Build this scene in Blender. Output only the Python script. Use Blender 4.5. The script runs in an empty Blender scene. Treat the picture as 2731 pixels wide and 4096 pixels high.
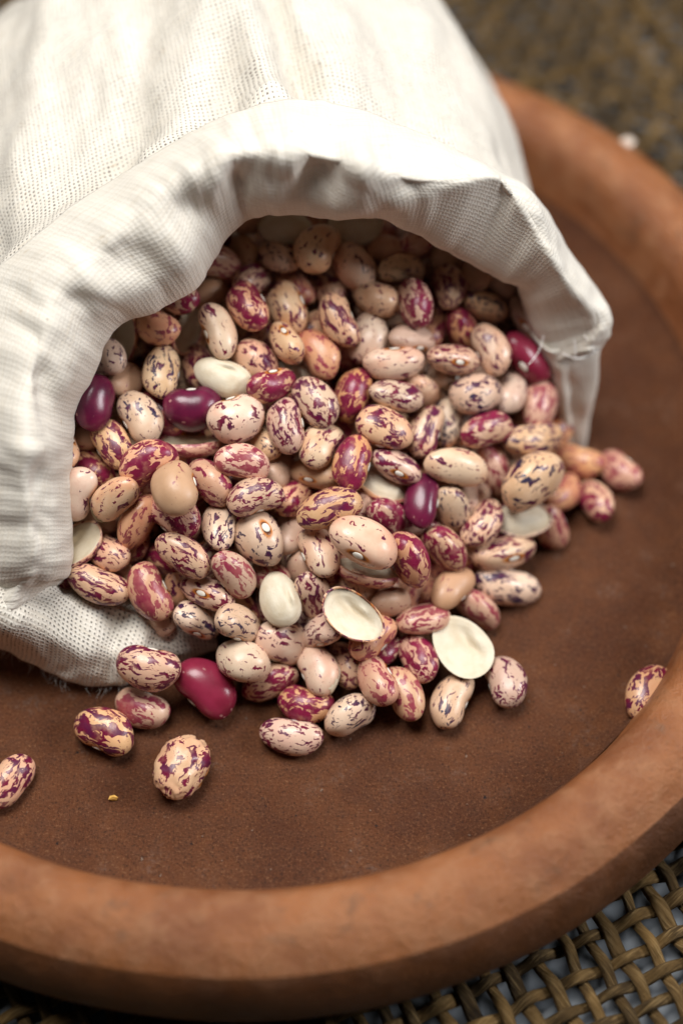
import bpy, bmesh, math, random
from mathutils import Vector, Quaternion, noise
S = 0.01                     # the scene is written in centimetres and stored in metres
sc = bpy.context.scene
col = sc.collection

# ---------------------------------------------------------------- camera
cam = bpy.data.cameras.new('camera'); camo = bpy.data.objects.new('camera', cam); col.objects.link(camo); sc.camera = camo
TH = math.radians(57.5); DIST = 37.333
camo.location = (0, -DIST*math.cos(TH)*S, DIST*math.sin(TH)*S)
camo.rotation_euler = (math.pi/2 - TH, 0, 0)
cam.sensor_fit = 'VERTICAL'; cam.sensor_height = 36; cam.sensor_width = 24; cam.lens = 60
cam.clip_start = 0.01; cam.clip_end = 20
cam.dof.use_dof = True; cam.dof.focus_distance = 0.336; cam.dof.aperture_fstop = 4.0; cam.dof.aperture_blades = 9

# ---------------------------------------------------------------- light: soft window light from above
w = bpy.data.worlds.new('World'); sc.world = w; w.use_nodes = True
bg = w.node_tree.nodes['Background']; bg.inputs[0].default_value = (0.80, 0.90, 1.0, 1); bg.inputs[1].default_value = 0.015
def area(name, loc, target, size, power, colour):
    l = bpy.data.lights.new(name, 'AREA'); l.shape = 'RECTANGLE'; l.size = size[0]*S; l.size_y = size[1]*S; l.energy = power; l.color = colour
    o = bpy.data.objects.new(name, l); col.objects.link(o); o.location = Vector(loc)*S
    o.rotation_euler = (Vector(target)-Vector(loc)).to_track_quat('-Z', 'Y').to_euler()
    return o
area('window_light', (-9, 11, 62), (0, 0, 1), (34, 30), 5.2, (1.0, 0.97, 0.935))
area('far_window', (50, 0, 38), (0, 0, 1), (20, 18), 2.4, (0.98, 0.98, 1.0))
sc.view_settings.view_transform = 'Standard'; sc.view_settings.look = 'None'; sc.view_settings.exposure = 0; sc.view_settings.gamma = 1
sc.view_settings.use_curve_mapping = False

# ---------------------------------------------------------------- helpers
def mesh_obj(name, verts, faces, mat, parent=None, smooth=True, uvs=None):
    me = bpy.data.meshes.new(name); me.from_pydata([tuple(v) for v in verts], [], faces)
    if uvs:
        ul = me.uv_layers.new(name='weave')
        for p in me.polygons:
            for li in p.loop_indices: ul.data[li].uv = uvs[me.loops[li].vertex_index]
    if smooth: me.polygons.foreach_set('use_smooth', [True]*len(me.polygons))
    me.update()
    if mat: me.materials.append(mat)
    return link(name, me, parent)
def link(name, me, parent=None):
    o = bpy.data.objects.new(name, me); col.objects.link(o); o.parent = parent
    return o
def empty(name, loc=(0, 0, 0)):
    o = bpy.data.objects.new(name, None); col.objects.link(o); o.location = loc; o.empty_display_size = 0.5; return o
def tag(o, label, cat, group=None):
    o['label'] = label; o['category'] = cat
    if group: o['group'] = group
class NT:
    def __init__(s, name):
        s.m = bpy.data.materials.new(name); s.m.use_nodes = True; s.t = s.m.node_tree; s.n = s.t.nodes; s.l = s.t.links
        s.b = s.n['Principled BSDF']; s.out = s.n['Material Output']; s.tc = s.n.new('ShaderNodeTexCoord')
    def put(s, sock, v):
        if v is None: return
        if isinstance(v, bpy.types.NodeSocket): s.l.new(v, sock)
        elif isinstance(v, (tuple, list)) and len(v) == 3 and sock.type == 'RGBA': sock.default_value = (*v, 1)
        else: sock.default_value = v
    def math(s, op, a, b=None, c=None, clamp=False):
        n = s.n.new('ShaderNodeMath'); n.operation = op; n.use_clamp = clamp
        for i, v in enumerate((a, b, c)): s.put(n.inputs[i], v)
        return n.outputs[0]
    def vmath(s, op, a, b=None):
        n = s.n.new('ShaderNodeVectorMath'); n.operation = op; s.put(n.inputs[0], a); s.put(n.inputs[1], b)
        return n.outputs['Value'] if op in ('LENGTH', 'DISTANCE', 'DOT_PRODUCT') else n.outputs[0]
    def noise(s, vec, scale, detail=2, rough=.5, colour=False, dist=0):
        n = s.n.new('ShaderNodeTexNoise'); s.put(n.inputs['Vector'], vec); n.inputs['Scale'].default_value = scale
        n.inputs['Detail'].default_value = detail; n.inputs['Roughness'].default_value = rough; n.inputs['Distortion'].default_value = dist
        return n.outputs['Color' if colour else 'Fac']
    def voro(s, vec, scale, feature='F1', out='Distance'):
        n = s.n.new('ShaderNodeTexVoronoi'); n.feature = feature; s.put(n.inputs['Vector'], vec); n.inputs['Scale'].default_value = scale
        return n.outputs[out]
    def ramp(s, v, a, b, lo=0., hi=1., smooth=True):
        n = s.n.new('ShaderNodeMapRange'); n.interpolation_type = 'SMOOTHSTEP' if smooth else 'LINEAR'; s.put(n.inputs['Value'], v)
        for k, x in (('From Min', a), ('From Max', b), ('To Min', lo), ('To Max', hi)): s.put(n.inputs[k], x)
        return n.outputs[0]
    def mix(s, f, a, b, mode='MIX'):
        n = s.n.new('ShaderNodeMix'); n.data_type = 'RGBA'; n.blend_type = mode
        s.put(n.inputs[0], f); s.put(n.inputs[6], a); s.put(n.inputs[7], b); return n.outputs[2]
    def bump(s, h, strength, dist):
        n = s.n.new('ShaderNodeBump'); s.put(n.inputs['Height'], h); n.inputs['Strength'].default_value = strength; n.inputs['Distance'].default_value = dist*S
        s.l.new(n.outputs[0], s.b.inputs['Normal']); return n
    def fin(s, colour, rough=.6, spec=.4):
        s.put(s.b.inputs['Base Color'], colour); s.put(s.b.inputs['Roughness'], rough); s.put(s.b.inputs['Specular IOR Level'], spec); return s.m

# ---------------------------------------------------------------- materials
def clay_floor():
    t = NT('fired clay, worn dark'); v = t.tc.outputs['Object']
    big = t.noise(v, .55, 4, .6); mid = t.noise(v, 3.5, 4, .6); fine = t.noise(v, 17, 4, .8)
    c = t.mix(t.ramp(big, .35, .65), (.125, .041, .016), (.19, .068, .026))
    c = t.mix(t.ramp(mid, .35, .7, 0, .4), c, (.11, .048, .028))
    c = t.mix(t.ramp(fine, .55, .68, 0, .7), c, (.36, .18, .09))
    c = t.mix(t.ramp(fine, .34, .47, .85, 0), c, (.040, .020, .013))
    d = t.noise(v, 1.1, 3, .55)
    c = t.mix(t.math('MULTIPLY', t.ramp(d, .56, .72), t.ramp(t.noise(v, 9, 4, .7), .42, .7, 0, .55)), c, (.24, .165, .13))
    vj = t.vmath('ADD', v, t.vmath('SCALE', t.noise(v, 9, 2, .6, True))); vj.node.inputs[1].links[0].from_node.inputs['Scale'].default_value = .12
    sp = t.voro(vj, 5.2); spc = t.voro(vj, 5.2, out='Color')
    r1 = t.n.new('ShaderNodeSeparateColor'); t.l.new(spc, r1.inputs[0])
    light = t.math('MULTIPLY', t.ramp(sp, .05, .17, 1, 0), t.ramp(r1.outputs[0], .86, .95))
    dark = t.math('MULTIPLY', t.ramp(sp, .06, .2, 1, 0), t.ramp(r1.outputs[1], .86, .95))
    c = t.mix(light, c, (.42, .30, .22)); c = t.mix(dark, c, (.015, .014, .016))
    h = t.math('ADD', t.math('MULTIPLY', fine, .6), t.math('ADD', t.math('MULTIPLY', mid, .8), t.math('MULTIPLY', light, .5)))
    t.bump(h, 1., .16)
    return t.fin(c, t.ramp(fine, .4, .65, .8, .45), .3)
def clay_rim(name, dark):
    t = NT(name); v = t.tc.outputs['Object']
    big = t.noise(v, .5, 3, .55); mid = t.noise(v, 1.7, 4, .6); fine = t.noise(v, 14, 4, .7)
    c = t.mix(t.ramp(big, .35, .65), (.235, .078, .025), (.36, .132, .044))
    c = t.mix(t.ramp(mid, .42, .72, 0, .6), c, (.40, .185, .085))
    c = t.mix(t.ramp(t.noise(v, 1.3, 5, .7), .57, .70, 0, .65), c, (.16, .08, .04))
    c = t.mix(t.ramp(fine, .55, .75, 0, .35), c, (.42, .22, .12))
    c = t.mix(t.ramp(fine, .3, .42, .6, 0), c, (.13, .055, .025))
    t.bump(t.math('ADD', t.math('MULTIPLY', fine, .6), t.math('ADD', mid, t.math('MULTIPLY', big, 1.5))), .9, .10)
    if dark: c = t.mix(t.ramp(t.noise(v, .8, 4, .6), .3, .7, .85, .6), c, (.07, .020, .005))  # deep brown glaze that also paints in the outer wall's shade
    return t.fin(c, t.ramp(mid, .3, .7, .32, .5), .5)
def cloth(name, holes):
    t = NT(name); uv = t.tc.outputs['UV']
    P = .093
    wob = t.vmath('SCALE', t.vmath('SUBTRACT', t.noise(uv, 2.2, 3, .6, True), (.5, .5, .5)))
    wob.node.inputs['Scale'].default_value = .09
    uvw = t.vmath('ADD', uv, wob)
    s = t.n.new('ShaderNodeSeparateXYZ'); t.l.new(uvw, s.inputs[0])
    a = t.math('MULTIPLY', s.outputs[0], math.pi/P); b = t.math('MULTIPLY', s.outputs[1], math.pi/P)
    sa = t.math('SINE', a); sb = t.math('SINE', b)
    ca = t.math('ABSOLUTE', t.math('COSINE', a)); cb = t.math('ABSOLUTE', t.math('COSINE', b))
    # threads are centred where |sin| = 1; the gap between four threads is where both are small
    ga = t.math('MULTIPLY', ca, ca); gb = t.math('MULTIPLY', cb, cb)
    gap = t.math('MULTIPLY', ga, gb)
    over = t.math('MULTIPLY', sa, sb)
    ta = t.math('MULTIPLY', t.math('SUBTRACT', 1., ga), t.ramp(over, -1, 1, .55, 1., False))
    tb = t.math('MULTIPLY', t.math('SUBTRACT', 1., gb), t.ramp(over, -1, 1, 1., .55, False))
    h = t.math('MAXIMUM', ta, tb)
    slub = t.noise(t.vmath('MULTIPLY', uv, (1.2, 16, 1)), 1.0, 3, .6); slub2 = t.noise(t.vmath('MULTIPLY', uv, (16, 1.2, 1)), 1.0, 3, .6)
    c = t.mix(t.ramp(slub, .4, .7, 0, .6), CLOTH_A, CLOTH_B)
    c = t.mix(t.ramp(slub2, .55, .75, 0, .5), c, CLOTH_B)
    c = t.mix(t.ramp(t.noise(uv, 2.6, 3, .6), .66, .74, 0, .45), c, (.55, .42, .27))
    fl = t.voro(uv, 2.3); flc = t.n.new('ShaderNodeSeparateColor'); t.l.new(t.voro(uv, 2.3, out='Color'), flc.inputs[0])
    c = t.mix(t.math('MULTIPLY', t.ramp(fl, .03, .055, 1, 0), t.ramp(flc.outputs[0], .72, .74)), c, (.16, .11, .06))
    t.bump(t.math('ADD', h, t.math('MULTIPLY', t.noise(uv, 40, 2, .6), .3)), .55, .022 if holes else .014)
    t.fin(c, .9, .1)
    t.b.inputs['Sheen Weight'].default_value = .15
    tr = t.n.new('ShaderNodeBsdfTranslucent'); tr.inputs[0].default_value = (.8, .74, .64, 1)
    m1 = t.n.new('ShaderNodeMixShader'); m1.inputs[0].default_value = .07
    t.l.new(t.b.outputs[0], m1.inputs[1]); t.l.new(tr.outputs[0], m1.inputs[2]); last = m1.outputs[0]
    if holes:
        thr = t.ramp(t.noise(uv, 1.3, 3, .6), .3, .7, .58, .34)
        thr = t.math('ADD', thr, t.math('MULTIPLY', t.math('SUBTRACT', slub, .5), 1.1)); thr = t.math('ADD', thr, t.math('MULTIPLY', t.math('SUBTRACT', slub2, .5), 1.1))
        thr = t.math('ADD', thr, t.math('MULTIPLY', t.math('SUBTRACT', t.noise(uv, 8, 1), .5), .7))
        thr = t.math('MAXIMUM', thr, .22)
        f = t.ramp(gap, thr, t.math('ADD', thr, .35), 0, .72)
        tp = t.n.new('ShaderNodeBsdfTransparent'); m2 = t.n.new('ShaderNodeMixShader')
        t.l.new(f, m2.inputs[0]); t.l.new(last, m2.inputs[1]); t.l.new(tp.outputs[0], m2.inputs[2]); last = m2.outputs[0]
    t.l.new(last, t.out.inputs['Surface'])
    return t.m
CLOTH_A = (.79, .75, .67); CLOTH_B = (.69, .625, .52)
def bean_mat(name, base, base2, mark, mark2, dens, scale=1., streak=.5, gloss=.31):
    t = NT(name); o = t.tc.outputs['Object']
    oi = t.n.new('ShaderNodeObjectInfo'); rnd = oi.outputs['Random']
    v = t.vmath('MULTIPLY', o, (1.4, 1.0, .84))
    off = t.n.new('ShaderNodeCombineXYZ')
    t.put(off.inputs[0], t.math('MULTIPLY', rnd, 91.)); t.put(off.inputs[1], t.math('MULTIPLY', rnd, 57.)); t.put(off.inputs[2], t.math('MULTIPLY', rnd, 133.))
    p = t.vmath('ADD', v, off.outputs[0])
    wq = t.vmath('SCALE', t.vmath('SUBTRACT', t.noise(p, 2.6, 2, .5, True), (.5, .5, .5))); wq.node.inputs['Scale'].default_value = .42
    pw = t.vmath('ADD', p, wq)
    ps = t.vmath('MULTIPLY', pw, (.42, 1., 1.)); pl = t.vmath('MULTIPLY', pw, (.22, 1., 1.))
    fleck = t.noise(ps, 6.6*scale, 3, .62); patch = t.noise(pw, 1.9, 1, .5); stre = t.noise(pl, 5.2*scale, 3, .6)
    rj = t.math('MULTIPLY', t.math('SUBTRACT', t.math('FRACT', t.math('MULTIPLY', rnd, 37.3)), .5), .045)
    thr = t.math('SUBTRACT', .655 - dens*.21, rj)
    val = t.math('ADD', fleck, t.math('MULTIPLY', t.math('SUBTRACT', patch, .5), .34))
    m1 = t.ramp(val, thr, t.math('ADD', thr, .03))
    val2 = t.math('ADD', stre, t.math('MULTIPLY', t.math('SUBTRACT', .5, patch), .5))
    thr2 = t.math('ADD', thr, .05*(1-streak)+.035)
    m2 = t.ramp(val2, thr2, t.math('ADD', thr2, .03))
    mk = t.math('MAXIMUM', m1, m2)
    bc = t.mix(t.ramp(t.noise(p, 1.6, 3, .55), .35, .65), base, base2)
    hs = t.n.new('ShaderNodeHueSaturation'); t.put(hs.inputs['Color'], bc)
    t.put(hs.inputs['Saturation'], t.ramp(t.math('FRACT', t.math('MULTIPLY', rnd, 11.7)), 0, 1, .8, 1.18, False))
    t.put(hs.inputs['Value'], t.ramp(t.math('FRACT', t.math('MULTIPLY', rnd, 5.3)), 0, 1, .88, 1.1, False))
    t.put(hs.inputs['Hue'], t.ramp(t.math('FRACT', t.math('MULTIPLY', rnd, 17.9)), 0, 1, .488, .504, False))
    mc = t.mix(t.ramp(t.noise(p, 3, 2, .5), .35, .65), mark, mark2)
    c = t.mix(t.math('MULTIPLY', mk, t.ramp(t.noise(p, 5, 2, .5), .25, .5, .72, 1.)), hs.outputs[0], mc)
    # amber halo and dark outline round the scar
    hd = t.vmath('LENGTH', t.vmath('MULTIPLY', t.vmath('SUBTRACT', o, (0, .46, 0)), (1.0, 1.4, 1.55)))
    hn = t.math('ADD', hd, t.math('MULTIPLY', t.math('SUBTRACT', t.noise(p, 6, 2), .5), .06))
    c = t.mix(t.ramp(hn, .145, .225, .95, 0), c, (.50, .155, .012)); c = t.mix(t.ramp(hn, .115, .150, .9, 0), c, (.085, .026, .016))
    t.bump(t.math('ADD', t.noise(p, 16, 2, .5), t.math('MULTIPLY', mk, .25)), .25, .012)
    t.b.inputs['Subsurface Weight'].default_value = .0
    return t.fin(c, t.ramp(t.noise(p, 6, 2), .3, .7, gloss-.05, gloss+.1), .5)
def dark_bean(name, c1, c2, speck):
    t = NT(name); o = t.tc.outputs['Object']; oi = t.n.new('ShaderNodeObjectInfo')
    v = t.vmath('ADD', t.vmath('MULTIPLY', o, (1.4, 1, .84)), t.vmath('SCALE', (17., 31., 13.)))
    v.node.inputs[1].links[0].from_node.inputs['Scale'].default_value = 1.0
    t.l.new(oi.outputs['Random'], v.node.inputs[1].links[0].from_node.inputs['Scale'])
    c = t.mix(t.ramp(t.noise(v, 2.2, 3), .3, .7), c1, c2)
    d = t.voro(t.vmath('MULTIPLY', v, (.6, 1, 1)), 5.5); cc = t.n.new('ShaderNodeSeparateColor'); t.l.new(t.voro(t.vmath('MULTIPLY', v, (.6, 1, 1)), 5.5, out='Color'), cc.inputs[0])
    f = t.math('MULTIPLY', t.ramp(d, .12, .2, 1, 0), t.ramp(cc.outputs[0], .5, .6))
    c = t.mix(t.math('MULTIPLY', f, .8), c, speck)
    hd = t.vmath('LENGTH', t.vmath('MULTIPLY', t.vmath('SUBTRACT', o, (0, .46, 0)), (1.0, 1.4, 1.55)))
    c = t.mix(t.ramp(hd, .12, .17, .8, 0), c, (.05, .01, .012))
    t.bump(t.noise(v, 14, 2), .2, .01)
    return t.fin(c, .27, .5)
def plain(name, c1, c2, rough, spec=.35, scale=3., bump=.2):
    t = NT(name); o = t.tc.outputs['Object']; n = t.noise(o, scale, 4, .6)
    t.bump(t.noise(o, scale*5, 3, .6), bump, .02)
    return t.fin(t.mix(t.ramp(n, .3, .7), c1, c2), rough, spec)
BUFF = (.69, .415, .26); BUFF2 = (.60, .335, .19); CREAM = (.74, .535, .365); CREAM2 = (.66, .44, .275); PINK = (.62, .32, .205)
MAR = (.165, .008, .036); MAR2 = (.235, .015, .055); PUR = (.10, .009, .045); NAVY = (.030, .022, .055); DUSK = (.34, .075, .085); DUSK2 = (.26, .030, .06)
BM = {'f': bean_mat('bean coat, maroon flecks', BUFF, CREAM2, MAR, PUR, .58, 1.0, .7),
      's': bean_mat('bean coat, heavy maroon streaks', BUFF, BUFF2, MAR2, MAR, .74, .78, 1.),
      'l': bean_mat('bean coat, pale with few flecks', CREAM, BUFF, MAR, PUR, .28, 1.05, .5),
      'p': bean_mat('bean coat, cream with violet specks', CREAM, CREAM2, PUR, NAVY, .40, 1.15, .5),
      'r': bean_mat('bean coat, dusty red mottling', BUFF, PINK, DUSK2, DUSK, .56, .82, .8),
      't': bean_mat('bean coat, plain tan', (.50, .315, .20), (.56, .36, .235), (.26, .11, .085), DUSK2, .0, 1., .3, .42),
      'd': dark_bean('bean coat, dark wine', (.085, .007, .030), (.15, .012, .045), (.50, .24, .23)),
      'e': dark_bean('bean coat, wine red', (.19, .014, .035), (.26, .022, .055), (.52, .26, .25))}
HIL = plain('hilum, chalky white', (.80, .76, .68), (.70, .64, .54), .7, .2, 6)
COT = plain('cotyledon, ivory', (.74, .665, .52), (.66, .56, .40), .5, .35, 3.2, .35)
TIP = plain('broken bean end, grey tan', (.22, .17, .10), (.38, .30, .18), .7, .2, 6, .6)
CLOTHB = cloth('open weave cotton', True); CLOTHC = cloth('doubled cotton hem', False)
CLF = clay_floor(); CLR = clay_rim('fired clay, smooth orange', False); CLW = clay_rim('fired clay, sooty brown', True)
def jute():
    t = NT('jute strand'); uv = t.tc.outputs['UV']; oi = t.n.new('ShaderNodeObjectInfo')
    s = t.n.new('ShaderNodeSeparateXYZ'); t.l.new(uv, s.inputs[0])
    tw = t.n.new('ShaderNodeCombineXYZ'); t.put(tw.inputs[0], t.math('MULTIPLY', s.outputs[0], 1.1)); t.put(tw.inputs[1], t.math('ADD', t.math('MULTIPLY', s.outputs[1], 9.), t.math('MULTIPLY', s.outputs[0], 3.2)))
    t.put(tw.inputs[2], t.math('MULTIPLY', oi.outputs['Random'], 70.))
    fib = t.noise(tw.outputs[0], 1.6, 4, .65)
    lv = t.n.new('ShaderNodeCombineXYZ'); t.put(lv.inputs[0], t.math('MULTIPLY', s.outputs[0], 1.)); t.put(lv.inputs[2], t.math('MULTIPLY', oi.outputs['Random'], 40.))
    lon = t.noise(lv.outputs[0], .7, 3, .6)
    c = t.mix(t.ramp(lon, .32, .68), (.05, .029, .011), (.24, .14, .046))
    c = t.mix(t.ramp(fib, .45, .75, 0, .8), c, (.42, .28, .12)); c = t.mix(t.ramp(fib, .25, .42, .8, 0), c, (.025, .016, .008))
    tone = t.ramp(t.math('FRACT', t.math('MULTIPLY', oi.outputs['Random'], 23.7)), 0, 1, .55, 1.15, False)
    hv = t.n.new('ShaderNodeHueSaturation'); t.put(hv.inputs['Color'], c); t.put(hv.inputs['Value'], tone); c = hv.outputs[0]
    t.bump(t.math('ADD', fib, t.math('MULTIPLY', t.noise(tw.outputs[0], 6, 3, .7), .5)), 1., .09)
    return t.fin(c, .75, .25)
JUTE = jute()
TABLE = plain('table top, slate grey', (.22, .24, .26), (.18, .20, .22), .6, .3, .6)
CHIP = plain('chalky chip', (.62, .48, .38), (.75, .66, .58), .7, .2, 5)
CRUMB = plain('golden crumb', (.75, .45, .12), (.62, .33, .07), .45, .4, 9)
STITCH = plain('white cotton thread', (.86, .85, .83), (.80, .78, .74), .9, .1, 8)

# ---------------------------------------------------------------- table and woven mat
tb = mesh_obj('table', [(-90, -60, -1.55), (90, -60, -1.55), (90, 90, -1.55), (-90, 90, -1.55)], [(0, 1, 2, 3)], TABLE, smooth=False); tb['kind'] = 'structure'
mat = empty('woven_mat', (0, 0, -1.1)); mat.rotation_euler = (0, 0, math.radians(24))
tag(mat, 'coarse brown jute mat of open plain weave under the clay plate', 'mat')
PIT = .53
def strand_mesh(phase, seed, length, n_cross):
    rr = random.Random(seed); seg = 4; ring = 8; V = []; F = []; U = []
    n = n_cross*seg
    for i in range(n+1):
        s = -length/2 + length*i/n
        ph = math.pi*(s/PIT + phase)
        z = .125*math.sin(ph); y = .09*noise.noise(Vector((s*.55, seed*7.1, 0))) + .03*noise.noise(Vector((s*1.9, seed*3.3, 4)))
        wv = 1 + .45*noise.noise(Vector((s*.8, seed*2.7, 9)))
        ry = .122*wv; rz = .095*(1 + .2*noise.noise(Vector((s*1.3, seed, 2))))
        for k in range(ring):
            a = 2*math.pi*k/ring
            V.append((s, y + ry*math.cos(a), z + rz*math.sin(a))); U.append((s, k/ring))
    for i in range(n):
        for k in range(ring):
            a = i*ring+k; b = i*ring+(k+1) % ring
            F.append((a, b, b+ring, a+ring))
    return V, F, U
NX = 84
protos = []
for ph in (0, 1):
    for sd in range(3):
        V, F, U = strand_mesh(ph, sd*2+ph+1, NX*PIT, NX)
        me = bpy.data.meshes.new('strand'); me.from_pydata(V, [], F); ul = me.uv_layers.new(name='strand')
        for pl in me.polygons:
            for li in pl.loop_indices: ul.data[li].uv = U[me.loops[li].vertex_index]
        me.polygons.foreach_set('use_smooth', [True]*len(me.polygons)); me.materials.append(JUTE); protos.append((ph, me))
rs = random.Random(4)
for fam in (0, 1):
    for k in range(NX):
        c = (k + .5 - NX/2)*PIT
        # keep the strands that run through the part of the table the picture shows
        me = rs.choice([m for ph, m in protos if ph == (k + fam) % 2])
        o = link('strand', me, mat)
        j = rs.uniform(-.08, .08)
        if fam == 0: o.location = (1.96, c + j + 1.54, 0)
        else: o.location = (c + j + 1.96, 1.54, 0); o.rotation_euler = (0, 0, math.pi/2)

# ---------------------------------------------------------------- clay plate
PC = Vector((-2.06, 1.45, 0))
plate = empty('clay_plate', PC); tag(plate, 'shallow round terracotta plate with thick rounded rim and dark worn floor', 'plate')
def lathe(name, prof, mat, nseg, wob):
    V = []; F = []; n = len(prof)
    for j in range(nseg):
        a = 2*math.pi*j/nseg; d = Vector((math.cos(a), math.sin(a), 0))
        for (r, z) in prof:
            q = Vector((r*d.x, r*d.y, z))
            k = wob*(noise.noise(Vector((d.x*1.6, d.y*1.6, 3.))) + .45*noise.noise(Vector((d.x*5, d.y*5, z*.8 + 7))))
            V.append((q.x + d.x*k, q.y + d.y*k, z + (k*.5 if z > .8 else 0)))
    for j in range(nseg):
        for i in range(n-1):
            a = j*n+i; b = ((j+1) % nseg)*n+i
            F.append((a, b, b+1, a+1))
    return mesh_obj(name, V, F, mat, plate)
lathe('plate_floor', [(0.02, -.03), (3, -.02), (6, 0), (8.8, 0), (9.75, .01), (10.05, .05), (10.2, .16), (10.29, .35)], CLF, 128, .0)
lathe('rim', [(10.28, .33), (10.34, .55), (10.40, .85), (10.46, 1.15), (10.53, 1.42), (10.63, 1.62), (10.78, 1.78), (10.98, 1.88), (11.20, 1.91), (11.42, 1.88), (11.64, 1.80), (11.84, 1.68), (12.04, 1.51), (12.16, 1.38)], CLR, 192, .10)
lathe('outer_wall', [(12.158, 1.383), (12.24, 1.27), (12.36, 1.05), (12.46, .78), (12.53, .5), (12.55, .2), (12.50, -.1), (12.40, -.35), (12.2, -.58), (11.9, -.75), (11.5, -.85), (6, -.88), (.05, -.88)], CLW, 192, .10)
def blob(name, mat, loc, rad, seed, parent=None, rough=.25, sub=2):
    bm = bmesh.new(); bmesh.ops.create_icosphere(bm, subdivisions=sub, radius=1)
    for v in bm.verts:
        k = 1 + rough*noise.noise(v.co*1.4 + Vector((seed, seed*2.1, 0)))
        v.co = Vector((v.co.x*rad[0], v.co.y*rad[1], v.co.z*rad[2]))*k
    me = bpy.data.meshes.new(name); bm.to_mesh(me); bm.free(); me.materials.append(mat)
    me.polygons.foreach_set('use_smooth', [True]*len(me.polygons))
    o = link(name, me, parent); o.location = loc; return o
chip = blob('rim_chip', CHIP, Vector((6.896,9.586,1.560)) - PC, (.2, .16, .07), 3, plate)
chip['label'] = 'pale chip on the rim'
cr = blob('crumb', CRUMB, (-4.502,-6.724,0.050), (.085, .06, .05), 8, None, .9, 1); tag(cr, 'tiny golden yellow crumb lying alone on the plate floor', 'crumb')
for me in (cr.data,): me.polygons.foreach_set('use_smooth', [False]*len(me.polygons))

# ---------------------------------------------------------------- cotton sack
sack = empty('cotton_sack', (-1, 2, 0))
tag(sack, 'off-white woven cotton sack lying open with a folded hem, spilling beans', 'sack')
def cr1(P, t):
    n = len(P); i = min(int(t), n-2); f = t - i
    p0 = P[max(i-1, 0)]; p1 = P[i]; p2 = P[i+1]; p3 = P[min(i+2, n-1)]
    if i == 0: p0 = p1*2 - p2
    if i+2 > n-1: p3 = p2*2 - p1
    return .5*((2*p1) + (p2-p0)*f + (2*p0-5*p1+4*p2-p3)*f*f + (3*p1-p0-3*p2+p3)*f*f*f)
def sheet(name, grid, nu, nv, mat, disp, rowmap=None, thick=.035, u0=0., v0=0.):
    G = [[Vector(p) for p in row] for row in grid]; nr = len(G); nc = len(G[0])
    pts = []
    for j in range(nv+1):
        s = (nr-1)*j/nv
        colp = [cr1([G[r][c] for r in range(nr)], s) for c in range(nc)]
        pts.append([cr1(colp, (nc-1)*i/nu) for i in range(nu+1)])
    # arc-length coordinates in cm so that the weave has one pitch
    ref = pts[nv//2]; U = [u0]
    for i in range(nu): U.append(U[-1] + (ref[i+1]-ref[i]).length)
    UV = []; Vc = [[v0]*(nu+1)]
    for j in range(nv): Vc.append([Vc[-1][i] + (pts[j+1][i]-pts[j][i]).length for i in range(nu+1)])
    Vs = []
    for j in range(nv+1):
        for i in range(nu+1):
            a = pts[j][min(i+1, nu)] - pts[j][max(i-1, 0)]; b = pts[min(j+1, nv)][i] - pts[max(j-1, 0)][i]
            n = a.cross(b); n = n.normalized() if n.length > 1e-9 else Vector((0, 0, 1))
            if disp: q = pts[j][i] + n*disp((nr-1)*j/nv, (nc-1)*i/nu, pts[j][i])
            else: q = pts[j][i]
            if q.z < .012: q.z = .012
            Vs.append(q); UV.append((U[i], Vc[j][i]))
    F = []
    for j in range(nv):
        for i in range(nu):
            a = j*(nu+1)+i; F.append((a, a+1, a+nu+2, a+nu+1))
    o = mesh_obj(name, [v - sack.location for v in Vs], F, mat, sack, True, UV)
    if thick:
        md = o.modifiers.new('thickness', 'SOLIDIFY'); md.thickness = thick; md.offset = 0
    return o
def g(x, c, s): return math.exp(-((x-c)/s)**2)
def nz(x, y, z): return noise.noise(Vector((x, y, z)))
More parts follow.
